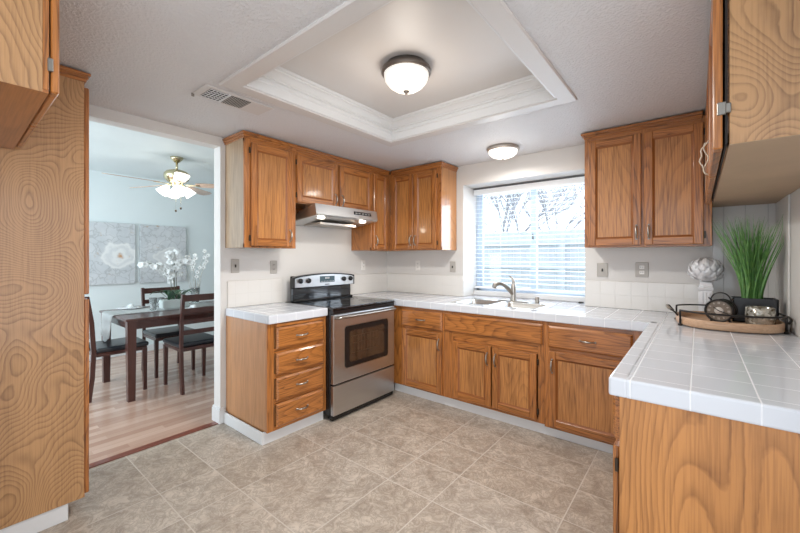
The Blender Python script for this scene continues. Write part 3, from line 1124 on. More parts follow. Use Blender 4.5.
def fframe(parent, F, u0, u1, v0, v1, stiles, rails=(), name='face_frame'):
    bm = NB()
    for a, b in stiles: F.box(bm, a, b, v0, v1, -.02, 0, .0015, 0)
    ul = u0; ur = u1
    F.box(bm, u0, u1, v0, v0 + .03, -.02, -.0006, 0, 1)
    F.box(bm, u0, u1, v1 - .045, v1, -.02, -.0006, 0, 1)
    return obj(name, bm, ['oak_z', F.hgrain()], parent)


t = thing('wall_cabinet', 'tall oak wall cabinet with single door left of the range hood, nearest the doorway', 'wall cabinet', (.15, -1.75, ZU))
shell(t, .002, .285, -1.982, -1.531, ZU, ZT, 'ply_grey')
fframe(t, UL, -1.984, -1.530, ZU, ZT, [(-1.984, -1.925), (-1.565, -1.530)])
panel_door(UL, t, -1.938, -1.572, ZU + .012, 2.196, handle=(-1.600, 1.50, 'v'), hinge=-1.944)
crown(t, [(.002, .307, -1.984, -1.530, 0, 1, 1, 0)])

t = thing('over_range_cabinet', 'short oak wall cabinet with two doors above the range hood', 'wall cabinet', (.15, -1.06, 1.785))
shell(t, .002, .285, -1.528, -.602, 1.785, ZT)
fframe(t, UL, -1.529, -.601, 1.785, ZT, [(-1.529, -1.50), (-1.09, -1.05), (-.635, -.601)])
panel_door(UL, t, -1.525, -1.083, 1.792, 2.190, handle=(-1.108, 1.86, 'v'), hinge=-1.527)
panel_door(UL, t, -1.050, -.608, 1.792, 2.190, handle=(-1.025, 1.86, 'v'))
crown(t, [(.002, .307, -1.529, -.601, 0, 1, 0, 0)])
bm = NB()
box(bm, .002, .020, -1.528, -.602, 1.655, 1.785); box(bm, .02, .26, -1.528, -1.51, 1.70, 1.785)
obj('hood_backing', bm, 'under_dark', t)

t = thing('wall_cabinet', 'narrow oak wall cabinet right of the range hood, against the left wall', 'wall cabinet', (.15, -.4, ZU))
shell(t, .002, .285, -.600, -.004, ZU, ZT, 'ply_side')
bm = NB()
UL.box(bm, -.600, -.565, ZU, ZT, -.02, 0, .0015, 0); UL.box(bm, -.372, -.307, ZU, ZT, -.02, 0, .0015, 0)
UL.box(bm, -.600, -.31, ZU, ZU + .03, -.02, -.0006, 0, 1); UL.box(bm, -.600, -.31, ZT - .045, ZT, -.02, -.0006, 0, 1)
obj('face_frame', bm, ['oak_z', 'oak_y'], t)
panel_door(UL, t, -.578, -.364, ZU + .012, 2.198, handle=(-.553, 1.50, 'v'), st=.045, hinge=-.356)
bm = NB(); box(bm, .01, .285, -.6025, -.600, ZU + .002, 1.72); obj('side_panel', bm, 'oak_z', t)
crown(t, [(.002, .307, -.600, -.331, 0, 1, 0, 0)])

t = thing('wall_cabinet', 'oak wall cabinet with two doors in the corner just left of the window', 'wall cabinet', (.64, -.15, ZU))
shell(t, .307, .972, -.285, -.004, ZU, ZT, 'gloss_side')
fframe(t, UB, .307, .973, ZU, ZT, [(.307, .36), (.92, .973)])
panel_door(UB, t, .352, .634, ZU + .012, 2.198, handle=(.610, 1.50, 'v'))
panel_door(UB, t, .642, .925, ZU + .012, 2.198, handle=(.667, 1.50, 'v'), hinge=.931)
crown(t, [(.331, .973, -.307, -.004, 0, 1, 1, 0)], mat='oak_x')

t = thing('wall_cabinet', 'oak wall cabinet with two doors between the window and the grass plant', 'wall cabinet', (2.64, -.15, ZU))
shell(t, 2.274, 3.018, -.285, -.012, ZU, ZT)
fframe(t, UB, 2.273, 3.020, ZU, ZT, [(2.273, 2.315), (2.63, 2.67), (2.965, 3.020)])
panel_door(UB, t, 2.302, 2.640, ZU + .012, 2.196, handle=(2.612, 1.50, 'v'))
panel_door(UB, t, 2.656, 2.978, ZU + .012, 2.196, handle=(2.684, 1.50, 'v'), hinge=2.984)
crown(t, [(2.273, 2.975, -.307, -.012, 1, 0, 1, 0)], mat='oak_x')

UR = Face((3.022, 0, 0), (0, -1, 0), (-1, 0, 0))
RZ = 1.673
t = thing('wall_cabinet', 'pale oak wall cabinet hanging over the peninsula at the right edge, seen end-on from below', 'wall cabinet', (3.18, -1.1, RZ))
bm = NB(); box(bm, 3.042, W - .002, -1.835, -.012, RZ + .006, H - .012); obj('body', bm, 'ply_side', t)
bm = NB(); box(bm, 3.026, W - .002, -1.853, -1.836, RZ, H - .012, .001); obj('end_panel', bm, 'ply_pale', t)
bm = NB(); box(bm, 3.026, W - .002, -1.852, -.012, RZ - .001, RZ + .006); obj('bottom_panel', bm, 'under', t)
bm = NB()
UR.box(bm, .33, 1.835, RZ + .006, RZ + .04, -.02, 0, 0); UR.box(bm, .33, 1.835, H - .06, H - .012, -.02, 0, 0)
for a in (.31, .82, 1.32, 1.800): UR.box(bm, a, a + .035, RZ + .006, H - .012, -.02, .0005)
obj('face_frame', bm, 'oak_y', t)
bm = NB(); UR.box(bm, .34, 1.850, RZ + .004, H - .02, 0, .006); obj('door_gap_shade', bm, 'shadow_gap', t)  # dark sheet added for the shade behind the doors
for i, (a, b) in enumerate(((.345, .84), (.85, 1.34), (1.35, 1.866))):
    d_ = panel_door(UR, t, a, b, RZ - .012, H - .03, w0=.012, th=.024)
    bm = NB()
    if i < 2:
        hp = b - .03 if i == 0 else b - .16
    if i == 1:
        # the cream wire pull that stands out from the middle door
        P0 = []
        for k in range(15):
            s = k / 14
            P0.append(UR.P(b - .03, RZ + .005 + s * .15, .036 + .028 * math.sin(PI * s) ** .7 + .004 * math.sin(6 * PI * s)))
        tube(bm, P0, .003, 6)
        P0 = [UR.P(b - .035 + .006 * math.sin(5 * PI * k / 14), RZ + .01 + k / 14 * .14, .045 + .008 * math.sin(3 * PI * k / 14)) for k in range(15)]
        tube(bm, P0, .0025, 6)
        obj('wire_pull', bm, 'wire', d_)
    else:
        bm.free()
hb = NB(); box(hb, 2.996, 3.018, -1.870, -1.860, 1.765, 1.805, .002); box(hb, 3.010, 3.030, -1.8665, -1.855, 1.77, 1.80, .002); obj('hinge', hb, 'hinge_steel', t)

# ================================================================== RANGE HOOD
t = thing('range_hood', 'stainless under-cabinet range hood with two lit lamps', 'range hood', (.2, -1.06, 1.62))
HY0, HY1 = -1.44, -.680
prof_ = [(.022, 1.622), (.10, 1.628), (.452, 1.678), (.468, 1.690), (.450, 1.779), (.330, 1.779), (.26, 1.735), (.10, 1.650), (.022, 1.642)]
bm = NB()
n = len(prof_)
A = [bm.verts.new((x, HY0 - (.03 if x < .3 and z < 1.66 else 0), z)) for x, z in prof_]
B = [bm.verts.new((x, HY1, z)) for x, z in prof_]
for i in range(n): bm.faces.new((A[i], A[(i + 1) % n], B[(i + 1) % n], B[i]))
bm.faces.new(A[::-1]); bm.faces.new(B)
obj('canopy', bm, 'steel', t)
bm = NB()
a = Vector((.4555, 0, 1.752)); b = Vector((.4615, 0, 1.722))
V = [bm.verts.new(p) for p in ((.4575, -1.0, 1.752), (.4575, -.77, 1.752), (.4640, -.77, 1.722), (.4640, -1.0, 1.722), (.440, -1.0, 1.752), (.440, -.77, 1.752), (.440, -.77, 1.722), (.440, -1.0, 1.722))]
for f in ((0, 1, 2, 3), (4, 7, 6, 5), (0, 4, 5, 1), (1, 5, 6, 2), (2, 6, 7, 3), (3, 7, 4, 0)): bm.faces.new([V[i] for i in f])
ctl = obj('control_strip', bm, 'black', t)
bm = NB()
for i in range(5): box(bm, .461, .4655, -.985 + i * .042, -.957 + i * .042, 1.731, 1.742, .001)
obj('buttons', bm, 'hinge_steel', ctl)
for yy in (-1.33, -.82):
    bm = NB(); lathe(bm, [(0, 1.660), (.030, 1.661), (.036, 1.668), (.036, 1.678)], (.39, yy, 0), 20)
    obj('lamp_lens', bm, 'lamp_hood', t)
bm = NB(); box(bm, .08, .32, -1.28, -.84, 1.621, 1.640); obj('grease_filter', bm, 'satin', t)
for yy in (-1.33, -.82):
    d = bpy.data.lights.new('hood_bulb', 'POINT'); d.energy = 1.1; d.color = (1, .9, .75); d.shadow_soft_size = .03
    o = bpy.data.objects.new('hood_bulb', d); COL.objects.link(o); o.location = (.40, yy, 1.645)

# ================================================================== SINK AND FAUCET
t = thing('kitchen_sink', 'double-bowl stainless steel sink set in the tile counter under the window', 'sink', (1.6, -.3, CHT))
bm = NB()
zt = CHT + .004
X0, X1, Y0, Y1 = 1.20, 2.0, -.545, -.045
bowls = ((1.240, 1.560, -.505, -.165), (1.600, 1.960, -.505, -.165))
xs = [X0, 1.240, 1.560, 1.600, 1.960, X1]
ys = [Y0, -.505, -.165, Y1]
for i in range(5):
    for j in range(3):
        if j == 1 and i in (1, 3): continue
        box(bm, xs[i], xs[i + 1], ys[j], ys[j + 1], CHT - .002 if (0 < i < 4 and j != 3) or True else 0, zt, 0)
obj('rim', bm, 'sinksteel', t)
for (a, b, c, d) in bowls:
    bm = NB()
    def rr(x0, x1, y0, y1, r, z):
        P = []
        for (cx_, cy_, a0) in ((x1 - r, y1 - r, 0), (x0 + r, y1 - r, PI / 2), (x0 + r, y0 + r, PI), (x1 - r, y0 + r, 3 * PI / 2)):
            for i in range(6):
                an = a0 + i / 5 * PI / 2
                P.append(bm.verts.new((cx_ + r * math.cos(an), cy_ + r * math.sin(an), z)))
        return P
    R = [rr(a - .004, b + .004, c - .004, d + .004, .05, zt + .001), rr(a + .004, b - .004, c + .004, d - .004, .05, zt - .004), rr(a + .012, b - .012, c + .012, d - .012, .05, .80), rr(a + .05, b - .05, c + .05, d - .05, .04, .765)]
    for q in range(3):
        for i in range(24):
            f = bm.faces.new((R[q][i], R[q][(i + 1) % 24], R[q + 1][(i + 1) % 24], R[q + 1][i])); f.smooth = True
    bm.faces.new(R[3])
    bw = obj('bowl', bm, 'sinksteel', t)
    bm = NB(); lathe(bm, [(0, .768), (.03, .768), (.036, .7665)], ((a + b) / 2, (c + d) / 2, 0), 20); obj('drain', bm, 'hinge_steel', bw)

t = thing('faucet', 'brushed nickel pull-out kitchen faucet behind the sink', 'faucet', (1.63, -.105, zt))
bm = NB(); box(bm, 1.49, 1.77, -.135, -.075, zt, zt + .008, .003); obj('deck_plate', bm, 'nickel', t)
bm = NB(); lathe(bm, [(.029, 0), (.026, .02), (.022, .05), (.022, .13), (.018, .155), (0, .165)], (1.63, -.105, zt + .008), 24); obj('body', bm, 'nickel', t)
bm = NB()
sp = []
for s in range(13):
    q = s / 12
    sp.append((1.63 - .125 * q, -.105 - .15 * q, zt + .06 + .105 * math.sin(min(1, q * 1.12) * PI * .62) - (.03 if q > .95 else 0) * 1))
tube(bm, sp, [.019] * 5 + [.018, .017, .0165, .017, .019, .0215, .022, .021], 14); obj('spout', bm, 'nickel', t)
bm = NB(); tube(bm, [(1.63, -.105, zt + .15), (1.630, -.10, zt + .185), (1.61, -.09, zt + .215), (1.585, -.085, zt + .232)], [.016, .013, .009, .006], 10); obj('lever', bm, 'nickel', t)
bm = NB(); lathe(bm, [(.019, 0), (.019, .052), (.016, .056), (0, .058)], (1.845, -.10, zt), 20)
tag(obj('air_gap_cap', bm, 'nickel'), 'small brushed nickel cylinder on the sink deck right of the faucet', 'air gap')
bm = NB(); lathe(bm, [(0, 0), (.022, 0), (.02, .012), (0, .013)], (2.14, .17, CHT), 16); tag(obj('sink_stopper', bm, 'slot'), 'small dark round stopper on the window ledge at the right', 'stopper')

# ================================================================== OUTLETS AND SWITCHES
def plate(F, u, v, label, kind, m='plate', ins='plate', ww=.07):
    nm = 'light_switch' if kind == 's' else 'wall_outlet'
    t = thing(nm, label, 'switch' if kind == 's' else 'outlet', F.P(u, v, 0))
    bm = NB(); F.box(bm, u - ww / 2, u + ww / 2, v - .057, v + .057, .001, .007, .003); obj('cover_plate', bm, m, t)
    if kind == 's':
        bm = NB(); F.box(bm, u - .005, u + .005, v - .012, v + .012, .006, .016, .002); obj('toggle', bm, 'slot', t)
    else:
        for dv in (-.02, .02):
            bm = NB(); F.box(bm, u - .016, u + .016, v + dv - .014, v + dv + .014, .006, .009, .003)
            r_ = obj('receptacle', bm, ins, t)
            bm = NB(); F.box(bm, u - .008, u - .005, v + dv - .005, v + dv + .006, .009, .0096); F.box(bm, u + .005, u + .008, v + dv - .005, v + dv + .006, .009, .0096)
            obj('slots', bm, 'slot', r_)


W0 = Face((0, 0, 0), (0, 1, 0), (1, 0, 0))
W1 = Face((0, 0, 0), (1, 0, 0), (0, -1, 0))
plate(W0, -1.901, 1.252, 'grey light switch on the wall nearest the dining room doorway', 's')
plate(W0, -1.549, 1.236, 'grey outlet on the wall between the doorway switch and the range', 'o')
plate(W0, -.417, 1.237, 'white outlet on the side wall right of the range', 'o', 'platew', 'platew', .065)
plate(W1, .466, 1.231, 'white outlet under the corner wall cabinet, left of the window', 'o', 'platew', 'platew', .065)
plate(W1, .925, 1.223, 'grey light switch just left of the window', 's')
plate(W1, 2.341, 1.219, 'grey light switch just right of the window', 's', ww=.08)
plate(W1, 2.613, 1.226, 'grey-plated outlet with white insert under the right wall cabinet', 'o', 'plate', 'platew', .085)

# ================================================================== CEILING LAMPS AND VENT
t = thing('ceiling_light', 'large flush dome ceiling light with dark grey rim in the raised ceiling', 'ceiling light', (1.65, -1.73, HT))
bm = NB(); lathe(bm, [(0, 0), (.118, 0), (.122, -.012), (.135, -.020), (.143, -.034), (.143, -.044), (.134, -.052), (.128, -.050)], (1.65, -1.73, HT), 48); obj('rim', bm, 'darknickel', t)
bm = NB(); lathe(bm, [(.128, -.046), (.128, -.062), (.120, -.088), (.100, -.113), (.072, -.132), (.040, -.143), (0, -.147)], (1.65, -1.73, HT), 48); obj('glass_dome', bm, 'lamp_warm', t)
bm = NB(); lathe(bm, [(0, -.143), (.016, -.145), (.018, -.150), (.008, -.156), (.008, -.162), (0, -.168)], (1.65, -1.73, HT), 20); obj('finial', bm, 'darknickel', t)
t = thing('ceiling_light', 'small flush dome ceiling light with satin rim above the sink', 'ceiling light', (1.63, -.34, H))
bm = NB(); lathe(bm, [(0, 0), (.130, 0), (.137, -.010), (.137, -.022), (.128, -.032), (.122, -.030)], (1.63, -.34, H), 48); obj('rim', bm, 'satin', t)
bm = NB(); lathe(bm, [(.124, -.028), (.118, -.052), (.095, -.074), (.060, -.088), (0, -.094)], (1.63, -.34, H), 48); obj('glass_dome', bm, 'lamp_sink', t)
bm = NB(); lathe(bm, [(0, -.092), (.010, -.094), (.006, -.104), (0, -.108)], (1.63, -.34, H), 16); obj('finial', bm, 'satin', t)
for nm, loc, e in (('tray_bulb', (1.65, -1.73, 2.10), 5), ('sink_bulb', (1.63, -.46, 2.02), 1.8)):
    d = bpy.data.lights.new(nm, 'POINT'); d.energy = e; d.color = (1, .90, .78); d.shadow_soft_size = .12
    o = bpy.data.objects.new(nm, d); COL.objects.link(o); o.location = loc

for nm, loc, e, sz in (('tray_lamp_downlight', (1.65, -1.73, 2.248), 31, .22), ('sink_lamp_downlight', (1.63, -.34, 2.166), 7, .18)):
    d = bpy.data.lights.new(nm, 'AREA'); d.shape = 'DISK'; d.size = sz; d.energy = e; d.color = (1, .96, .90)
    o = bpy.data.objects.new(nm, d); COL.objects.link(o); o.location = loc

t = thing('ceiling_vent', 'white ceiling air vent with two dark grilles beside the raised ceiling', 'vent', (.755, -2.3, H))
bm = NB(); box(bm, .662, .845, -2.495, -2.075, H - .006, H - .0005, .002); obj('frame', bm, 'ceil_smooth', t)
bm = NB(); box(bm, .685, .822, -2.455, -2.215, H - .0075, H - .005); obj('duct_opening', bm, 'louver', t)
bm = NB()
for i in range(6): box(bm, .686 + i * .0265, .6885 + i * .0265, -2.455, -2.352, H - .011, H - .0075)
for i in range(6): box(bm, .685, .822, -2.455 + i * .0205, -2.4525 + i * .0205, H - .010, H - .0075)
obj('grille', bm, 'trimw', t)
bm = NB()
for i in range(10): box(bm, .689, .818, -2.332 + i * .0118, -2.328 + i * .0118, H - .010, H - .0075)
obj('grille', bm, 'plate', t)
bm = NB(); box(bm, .68, .828, -2.352, -2.340, H - .011, H - .005); obj('divider', bm, 'trimw', t)
bm = NB(); box(bm, .672, .680, -2.50, -2.485, H - .022, H - .004, .001); obj('damper_lever', bm, 'hinge_steel', t)

# ================================================================== PANTRY AND FRIDGE CABINET (left foreground)
t = thing('pantry_cabinet', 'floor-to-ceiling oak pantry cabinet with swirled plywood side at the left edge', 'cabinet', (.25, -3.25, 0))
bm = NB(); box(bm, .003, .477, -3.553, -2.962, .087, 2.240); box(bm, .003, .40, -3.553, -3.005, 0, .087); obj('body', bm, 'ply_side', t)
bm = NB(); box(bm, .478, .496, -3.553, -2.945, .087, 2.240, .001); obj('side_panel', bm, 'ply_pale', t)
FP = Face((0, -2.943, 0), (-1, 0, 0), (0, 1, 0))
bm = NB()
FP.box(bm, -.495, -.45, .087, 2.240, -.02, 0, .001, 0); FP.box(bm, -.05, -.003, .087, 2.240, -.02, 0, .001, 0)
for a, b in ((.087, .12), (1.09, 1.15), (2.19, 2.24)): FP.box(bm, -.45, -.05, a, b, -.02, -.001, 0, 1)
obj('face_frame', bm, ['oak_z', 'oak_x'], t)
panel_door(FP, t, -.488, -.01, .10, 1.105, handle=(-.04, 1.0, 'v'))
panel_door(FP, t, -.488, -.01, 1.130, 2.200, handle=(-.04, 1.23, 'v'))
crown(t, [(.003, .496, -3.553, -2.943, 0, 1, 0, 1)], mat='oak_y')

t = thing('wall_cabinet', 'oak over-fridge wall cabinet hanging at the top left edge', 'wall cabinet', (.96, -3.4, 1.818))
bm = NB(); box(bm, .502, 1.400, -3.553, -3.215, 1.825, H - .012); obj('body', bm, 'ply_side', t)
bm = NB(); box(bm, 1.401, 1.420, -3.553, -3.2095, 1.818, H - .012, .0); obj('end_panel', bm, 'ply_pale', t)
bm = NB(); box(bm, .502, 1.4185, -3.553, -3.196, 1.8175, 1.8265); obj('bottom_panel', bm, 'under_dark', t)
FF = Face((0, -3.195, 0), (-1, 0, 0), (0, 1, 0))
bm = NB()
for a in (-1.4195, -.98, -.542): FF.box(bm, a, a + .04, 1.827, H - .012, -.014, 0, .001, 0)
FF.box(bm, -1.379, -.502, 1.827, 1.85, -.014, -.001, 0, 1); FF.box(bm, -1.379, -.502, H - .05, H - .012, -.014, -.001, 0, 1)
obj('face_frame', bm, ['oak_z', 'oak_x'], t)
panel_door(FF, t, -1.418, -.965, 1.824, H - .03, w0=.004, handle=None)
panel_door(FF, t, -.957, -.525, 1.824, H - .03, w0=.004, handle=None)
hb = NB(); box(hb, 1.414, 1.426, -3.199, -3.186, 1.885, 1.925, .002); obj('hinge', hb, 'hinge_steel', t)

# ================================================================== THINGS ON THE PENINSULA
C0 = CHT
# tray: boat-shaped slab between A (left) and B (right)
tc = Vector((3.078, -.47, C0))
ang = math.radians(6)
RT = Matrix.Translation(tc) @ Matrix.Rotation(ang, 4, 'Z')
t = thing('serving_tray', 'oval pale wood serving tray with black iron rails on the white tile peninsula', 'tray', tc)
LX, LY = .238, .245
def oval(k, ex=2.6):
    a = 2 * PI * k / 48
    c, s = math.cos(a), math.sin(a)
    return (LX * abs(c) ** (2 / ex) * (1 if c >= 0 else -1), LY * abs(s) ** (2 / ex) * (1 if s >= 0 else -1))
bm = NB()
rings = []
for (sc, z) in ((.97, .004), (1.0, .010), (1.0, .046), (.985, .052), (.955, .052), (.945, .046), (.945, .020)):
    rings.append([bm.verts.new(RT @ Vector((oval(k)[0] * sc, oval(k)[1] * sc, z))) for k in range(48)])
for i in range(len(rings) - 1):
    for k in range(48):
        f = bm.faces.new((rings[i][k], rings[i][(k + 1) % 48], rings[i + 1][(k + 1) % 48], rings[i + 1][k])); f.smooth = i in (1,)
bm.faces.new(rings[0][::-1]); bm.faces.new(rings[-1])
obj('wooden_base', bm, 'traywood', t)
for sy, nm in ((-1, 'front'), (1, 'rear')):
    bm = NB()
    P0 = []
    N = 20
    a0, a1 = (math.radians(205), math.radians(335)) if sy < 0 else (math.radians(155), math.radians(25))
    arc = []
    for i in range(N + 1):
        a = a0 + (a1 - a0) * i / N
        k = a / (2 * PI) * 48
        c, s = math.cos(a), math.sin(a)
        arc.append(Vector(((LX + .006) * abs(c) ** (2 / 2.6) * (1 if c >= 0 else -1), (LY + .006) * abs(s) ** (2 / 2.6) * (1 if s >= 0 else -1), .092)))
    pts = [arc[0] + Vector((0, 0, -.085)), arc[0] + Vector((0, 0, -.012))] + arc + [arc[-1] + Vector((0, 0, -.012)), arc[-1] + Vector((0, 0, -.085))]
    tube(bm, [RT @ p for p in pts], .0052, 8)
    for p in (arc[0], arc[-1]):
        q = RT @ (p + Vector((0, 0, -.085)))
        lathe(bm, [(0, 0), (.011, 0), (.011, .010), (0, .011)], q - Vector((0, 0, .0065)), 12)
    r_ = obj('rail', bm, 'iron', t)
bm = NB()
hp = [(-.232, -.06, .05), (-.246, -.06, .070), (-.262, -.05, .082), (-.275, .0, .088), (-.275, .16, .088), (-.262, .20, .084), (-.236, .20, .05)]
tube(bm, [RT @ Vector(p) for p in hp], .0050, 8); eh = obj('end_handle', bm, 'iron', t)
bm = NB()
hp = [(-.264, -.045, .083), (-.275, .0, .088), (-.2755, .06, .088), (-.275, .13, .088)]
tube(bm, [RT @ Vector(p) for p in hp], [.0085, .0095, .0095, .0085], 10); obj('wrapped_grip', bm, 'rattan', eh)
bm = NB()
hp = [(.234, -.12, .05), (.246, -.12, .07), (.248, -.09, .082), (.248, .09, .082), (.246, .12, .07), (.234, .12, .05)]
tube(bm, [RT @ Vector(p) for p in hp], .0055, 8); obj('end_handle', bm, 'iron', t)

TZ = C0 + .0205
# alarm clock: drum, face towards the camera's left
cc = Vector((3.045, -.56, TZ + .077))
t = thing('alarm_clock', 'round black drum alarm clock with arched carrying handle on the wood tray', 'clock', (cc.x, cc.y, TZ))
fd = Vector((-.28, -.96, 0)).normalized()
ax = math.atan2(fd.y, fd.x)
RC = Matrix.Translation(cc) @ Matrix.Rotation(ax, 4, 'Z')
bm = NB()
lathe(bm, [(0, -.10), (.055, -.10), (.062, -.095), (.064, -.08), (.060, -.078), (.060, -.062), (.064, -.060), (.064, -.045), (.060, -.043), (.060, -.028), (.065, -.026), (.065, -.004), (.067, .0), (.067, .010), (.060, .012), (.057, .004)], (0, 0, 0), 40, axis=0)
bmesh.ops.transform(bm, matrix=RC, verts=list(bm.verts)); obj('case', bm, 'iron', t)
bm = NB(); lathe(bm, [(0, .004), (.058, .004)], (0, 0, 0), 40, axis=0); bmesh.ops.transform(bm, matrix=RC, verts=list(bm.verts)); fc = obj('dial', bm, 'clockface', t)
bm = NB(); lathe(bm, [(0, .0055), (.021, .0055), (.021, .004)], (0, 0, 0), 24, axis=0)
for i in range(12):
    a = i * PI / 6
    rr_ = .045
    ln = .009 if i % 3 else .012
    for j in (-1, 0, 1) if i % 3 == 0 else (-.5, .5):
        m_ = Matrix.Rotation(a, 4, 'X') @ Matrix.Translation((0, j * .004, rr_))
        tmp = NB(); box(tmp, .0045, .0055, -.0009, .0009, -ln / 2, ln / 2); merge(bm, tmp, 0, m_)
bmesh.ops.transform(bm, matrix=RC, verts=list(bm.verts)); obj('numerals', bm, 'clockface_c', fc)
bm = NB()
for a, L_ in ((.9, .032), (-1.9, .045)):
    tmp = NB(); box(tmp, .0062, .0072, -.0018, .0018, -.006, L_, 0); merge(bm, tmp, 0, Matrix.Rotation(a, 4, 'X'))
bmesh.ops.transform(bm, matrix=RC, verts=list(bm.verts)); obj('hands', bm, 'black', fc)
bm = NB()
P0 = [RC @ Vector((-.03, math.cos(a) * .045, .058 + math.sin(a) * .045)) for a in [PI * i / 14 for i in range(15)]]
tube(bm, P0, .0035, 8)
for s in (-1, 1): tube(bm, [RC @ Vector((-.03, s * .045, .045)), RC @ Vector((-.03, s * .045, .062)), RC @ Vector((-.03, s * .058, .070))], [.006, .006, .003], 8)
obj('carrying_handle', bm, 'iron', t)
bm = NB()
for s in (-1, 1): tube(bm, [RC @ Vector((-.03, s * .035, -.045)), RC @ Vector((-.03, s * .048, -.0765))], [.008, .006], 8)
obj('feet', bm, 'iron', t)

# votive
vc = Vector((3.222, -.50, TZ))
t = thing('candle_holder', 'squat mottled silver mosaic glass candle holder at the right end of the tray', 'candle holder', vc)
bm = NB(); lathe(bm, [(0, .002), (.055, .002), (.062, .012), (.064, .05), (.062, .103), (.057, .107), (.052, .103), (.052, .03), (0, .03)], vc, 36); obj('bowl', bm, 'mosaic', t)
bm = NB(); lathe(bm, [(0, .031), (.048, .031), (.048, .055), (0, .056)], vc, 24); obj('candle', bm, 'glasswhite', t)

# planter and grass
pc = Vector((3.210, -.35, TZ))
t = thing('grass_plant', 'tall green artificial grass in a black rectangular pot on the tray', 'plant', pc)
bm = NB()
pw, pd, ph = .098, .058, .145
for (x0, x1, y0, y1, z0, z1) in ((-pw, pw, -pd, -pd + .008, 0, ph), (-pw, pw, pd - .008, pd, 0, ph), (-pw, -pw + .008, -pd, pd, 0, ph), (pw - .008, pw, -pd, pd, 0, ph), (-pw, pw, -pd, pd, 0, .01)):
    box(bm, pc.x + x0, pc.x + x1, pc.y + y0, pc.y + y1, pc.z + z0, pc.z + z1, .001)
obj('pot', bm, 'pot', t)
bm = NB(); box(bm, pc.x - pw + .009, pc.x + pw - .009, pc.y - pd + .009, pc.y + pd - .009, pc.z + .10, pc.z + ph - .02); obj('soil', bm, 'soil', t)
bm = NB()
rnd = random.Random(5)
for i in range(190):
    bx = rnd.gauss(-.012, .020); by = rnd.gauss(0, .012)
    bx = max(-.05, min(.05, bx)); by = max(-.035, min(.035, by))
    L_ = .52 * rnd.random() ** .45 * .62 + .21
    az = rnd.uniform(0, 2 * PI)
    lean = .34 * rnd.random() ** .8
    dx = math.cos(az) * lean + bx * 2.0; dy = math.sin(az) * lean * .75
    if dx > .28: dx = .28
    wdt = rnd.uniform(.0025, .0048)
    side = Vector((-math.sin(az + 1.0), math.cos(az + 1.0), 0))
    prev = None
    n = 6
    for k in range(n + 1):
        s = k / n
        p = Vector((pc.x + bx + dx * L_ * s ** 1.5, pc.y + by + dy * L_ * s ** 1.5, pc.z + .12 + L_ * s * (1 - .10 * lean * s)))
        p.x = min(p.x, W - .016 - .004)
        w_ = wdt * (1 - s ** 3) + .0003
        cur = (bm.verts.new(p - side * w_), bm.verts.new(p + Vector((0, 0, .0)) + side.cross(Vector((0, 0, 1))) * w_ * .4), bm.verts.new(p + side * w_))
        if prev:
            for j in (0, 1):
                f = bm.faces.new((prev[j], prev[j + 1], cur[j + 1], cur[j])); f.smooth = True
        prev = cur
obj('grass_blades', bm, 'blade', t, recalc=False)

# artichoke finial
ac = Vector((2.990, -.13, C0))
t = thing('artichoke_finial', 'white ceramic artichoke on a square pedestal behind the tray', 'ornament', ac)
bm = NB()
def sq(z, h): return [bm.verts.new((ac.x + sx * h, ac.y + sy * h, ac.z + z)) for sx, sy in ((-1, -1), (1, -1), (1, 1), (-1, 1))]
R = [sq(z, h) for z, h in ((0, .050), (.012, .050), (.018, .042), (.03, .036), (.18, .034), (.19, .040), (.205, .042), (.212, .036), (.24, .030))]
for i in range(len(R) - 1):
    for k in range(4): bm.faces.new((R[i][k], R[i][(k + 1) % 4], R[i + 1][(k + 1) % 4], R[i + 1][k]))
bm.faces.new(R[0][::-1]); bm.faces.new(R[-1])
for sx in (-.018, 0, .018):
    box(bm, ac.x + sx - .006, ac.x + sx + .006, ac.y - .038, ac.y - .030, ac.z + .04, ac.z + .17, .002)
    box(bm, ac.x - .038, ac.x - .030, ac.y + sx - .006, ac.y + sx + .006, ac.z + .04, ac.z + .17, .002)
obj('pedestal', bm, 'ceramic', t)
bm = NB()
AC = ac + Vector((0, 0, .318)); ra, rz_ = .088, .080
lathe(bm, [(0, -rz_)] + [(ra * .95 * math.cos(a), rz_ * .95 * math.sin(a)) for a in [math.radians(-80 + 10 * i) for i in range(17)]] + [(0, rz_)], AC, 32)
for row in range(7):
    ph_ = math.radians(-42 + row * 19)
    cnt = max(4, int(9 * math.cos(ph_) + 1))
    for k in range(cnt):
        th_ = 2 * PI * (k + (row % 2) * .5) / cnt
        # leaf patch: base low, tip up, bulging outward
        ww = 2 * PI / cnt * .62
        rows_ = []
        for j in range(6):
            s = j / 5
            p_ = ph_ - .26 + s * .56
            wdt = math.sin(PI * min(.97, .18 + s * .80)) ** .8
            out = 1.02 + .09 * math.sin(s * PI * .62) + (.05 * s * s)
            line_ = []
            for q in (-1, -.5, 0, .5, 1):
                tt = th_ + q * ww * .5 * wdt
                o_ = out - .05 * q * q
                line_.append(bm.verts.new(AC + Vector((ra * math.cos(p_) * math.cos(tt) * o_, ra * math.cos(p_) * math.sin(tt) * o_, rz_ * math.sin(p_) * o_))))
            rows_.append(line_)
        for j in range(5):
            for q in range(4):
                f = bm.faces.new((rows_[j][q], rows_[j][q + 1], rows_[j + 1][q + 1], rows_[j + 1][q])); f.smooth = True
obj('artichoke_bulb', bm, 'ceramic', t)

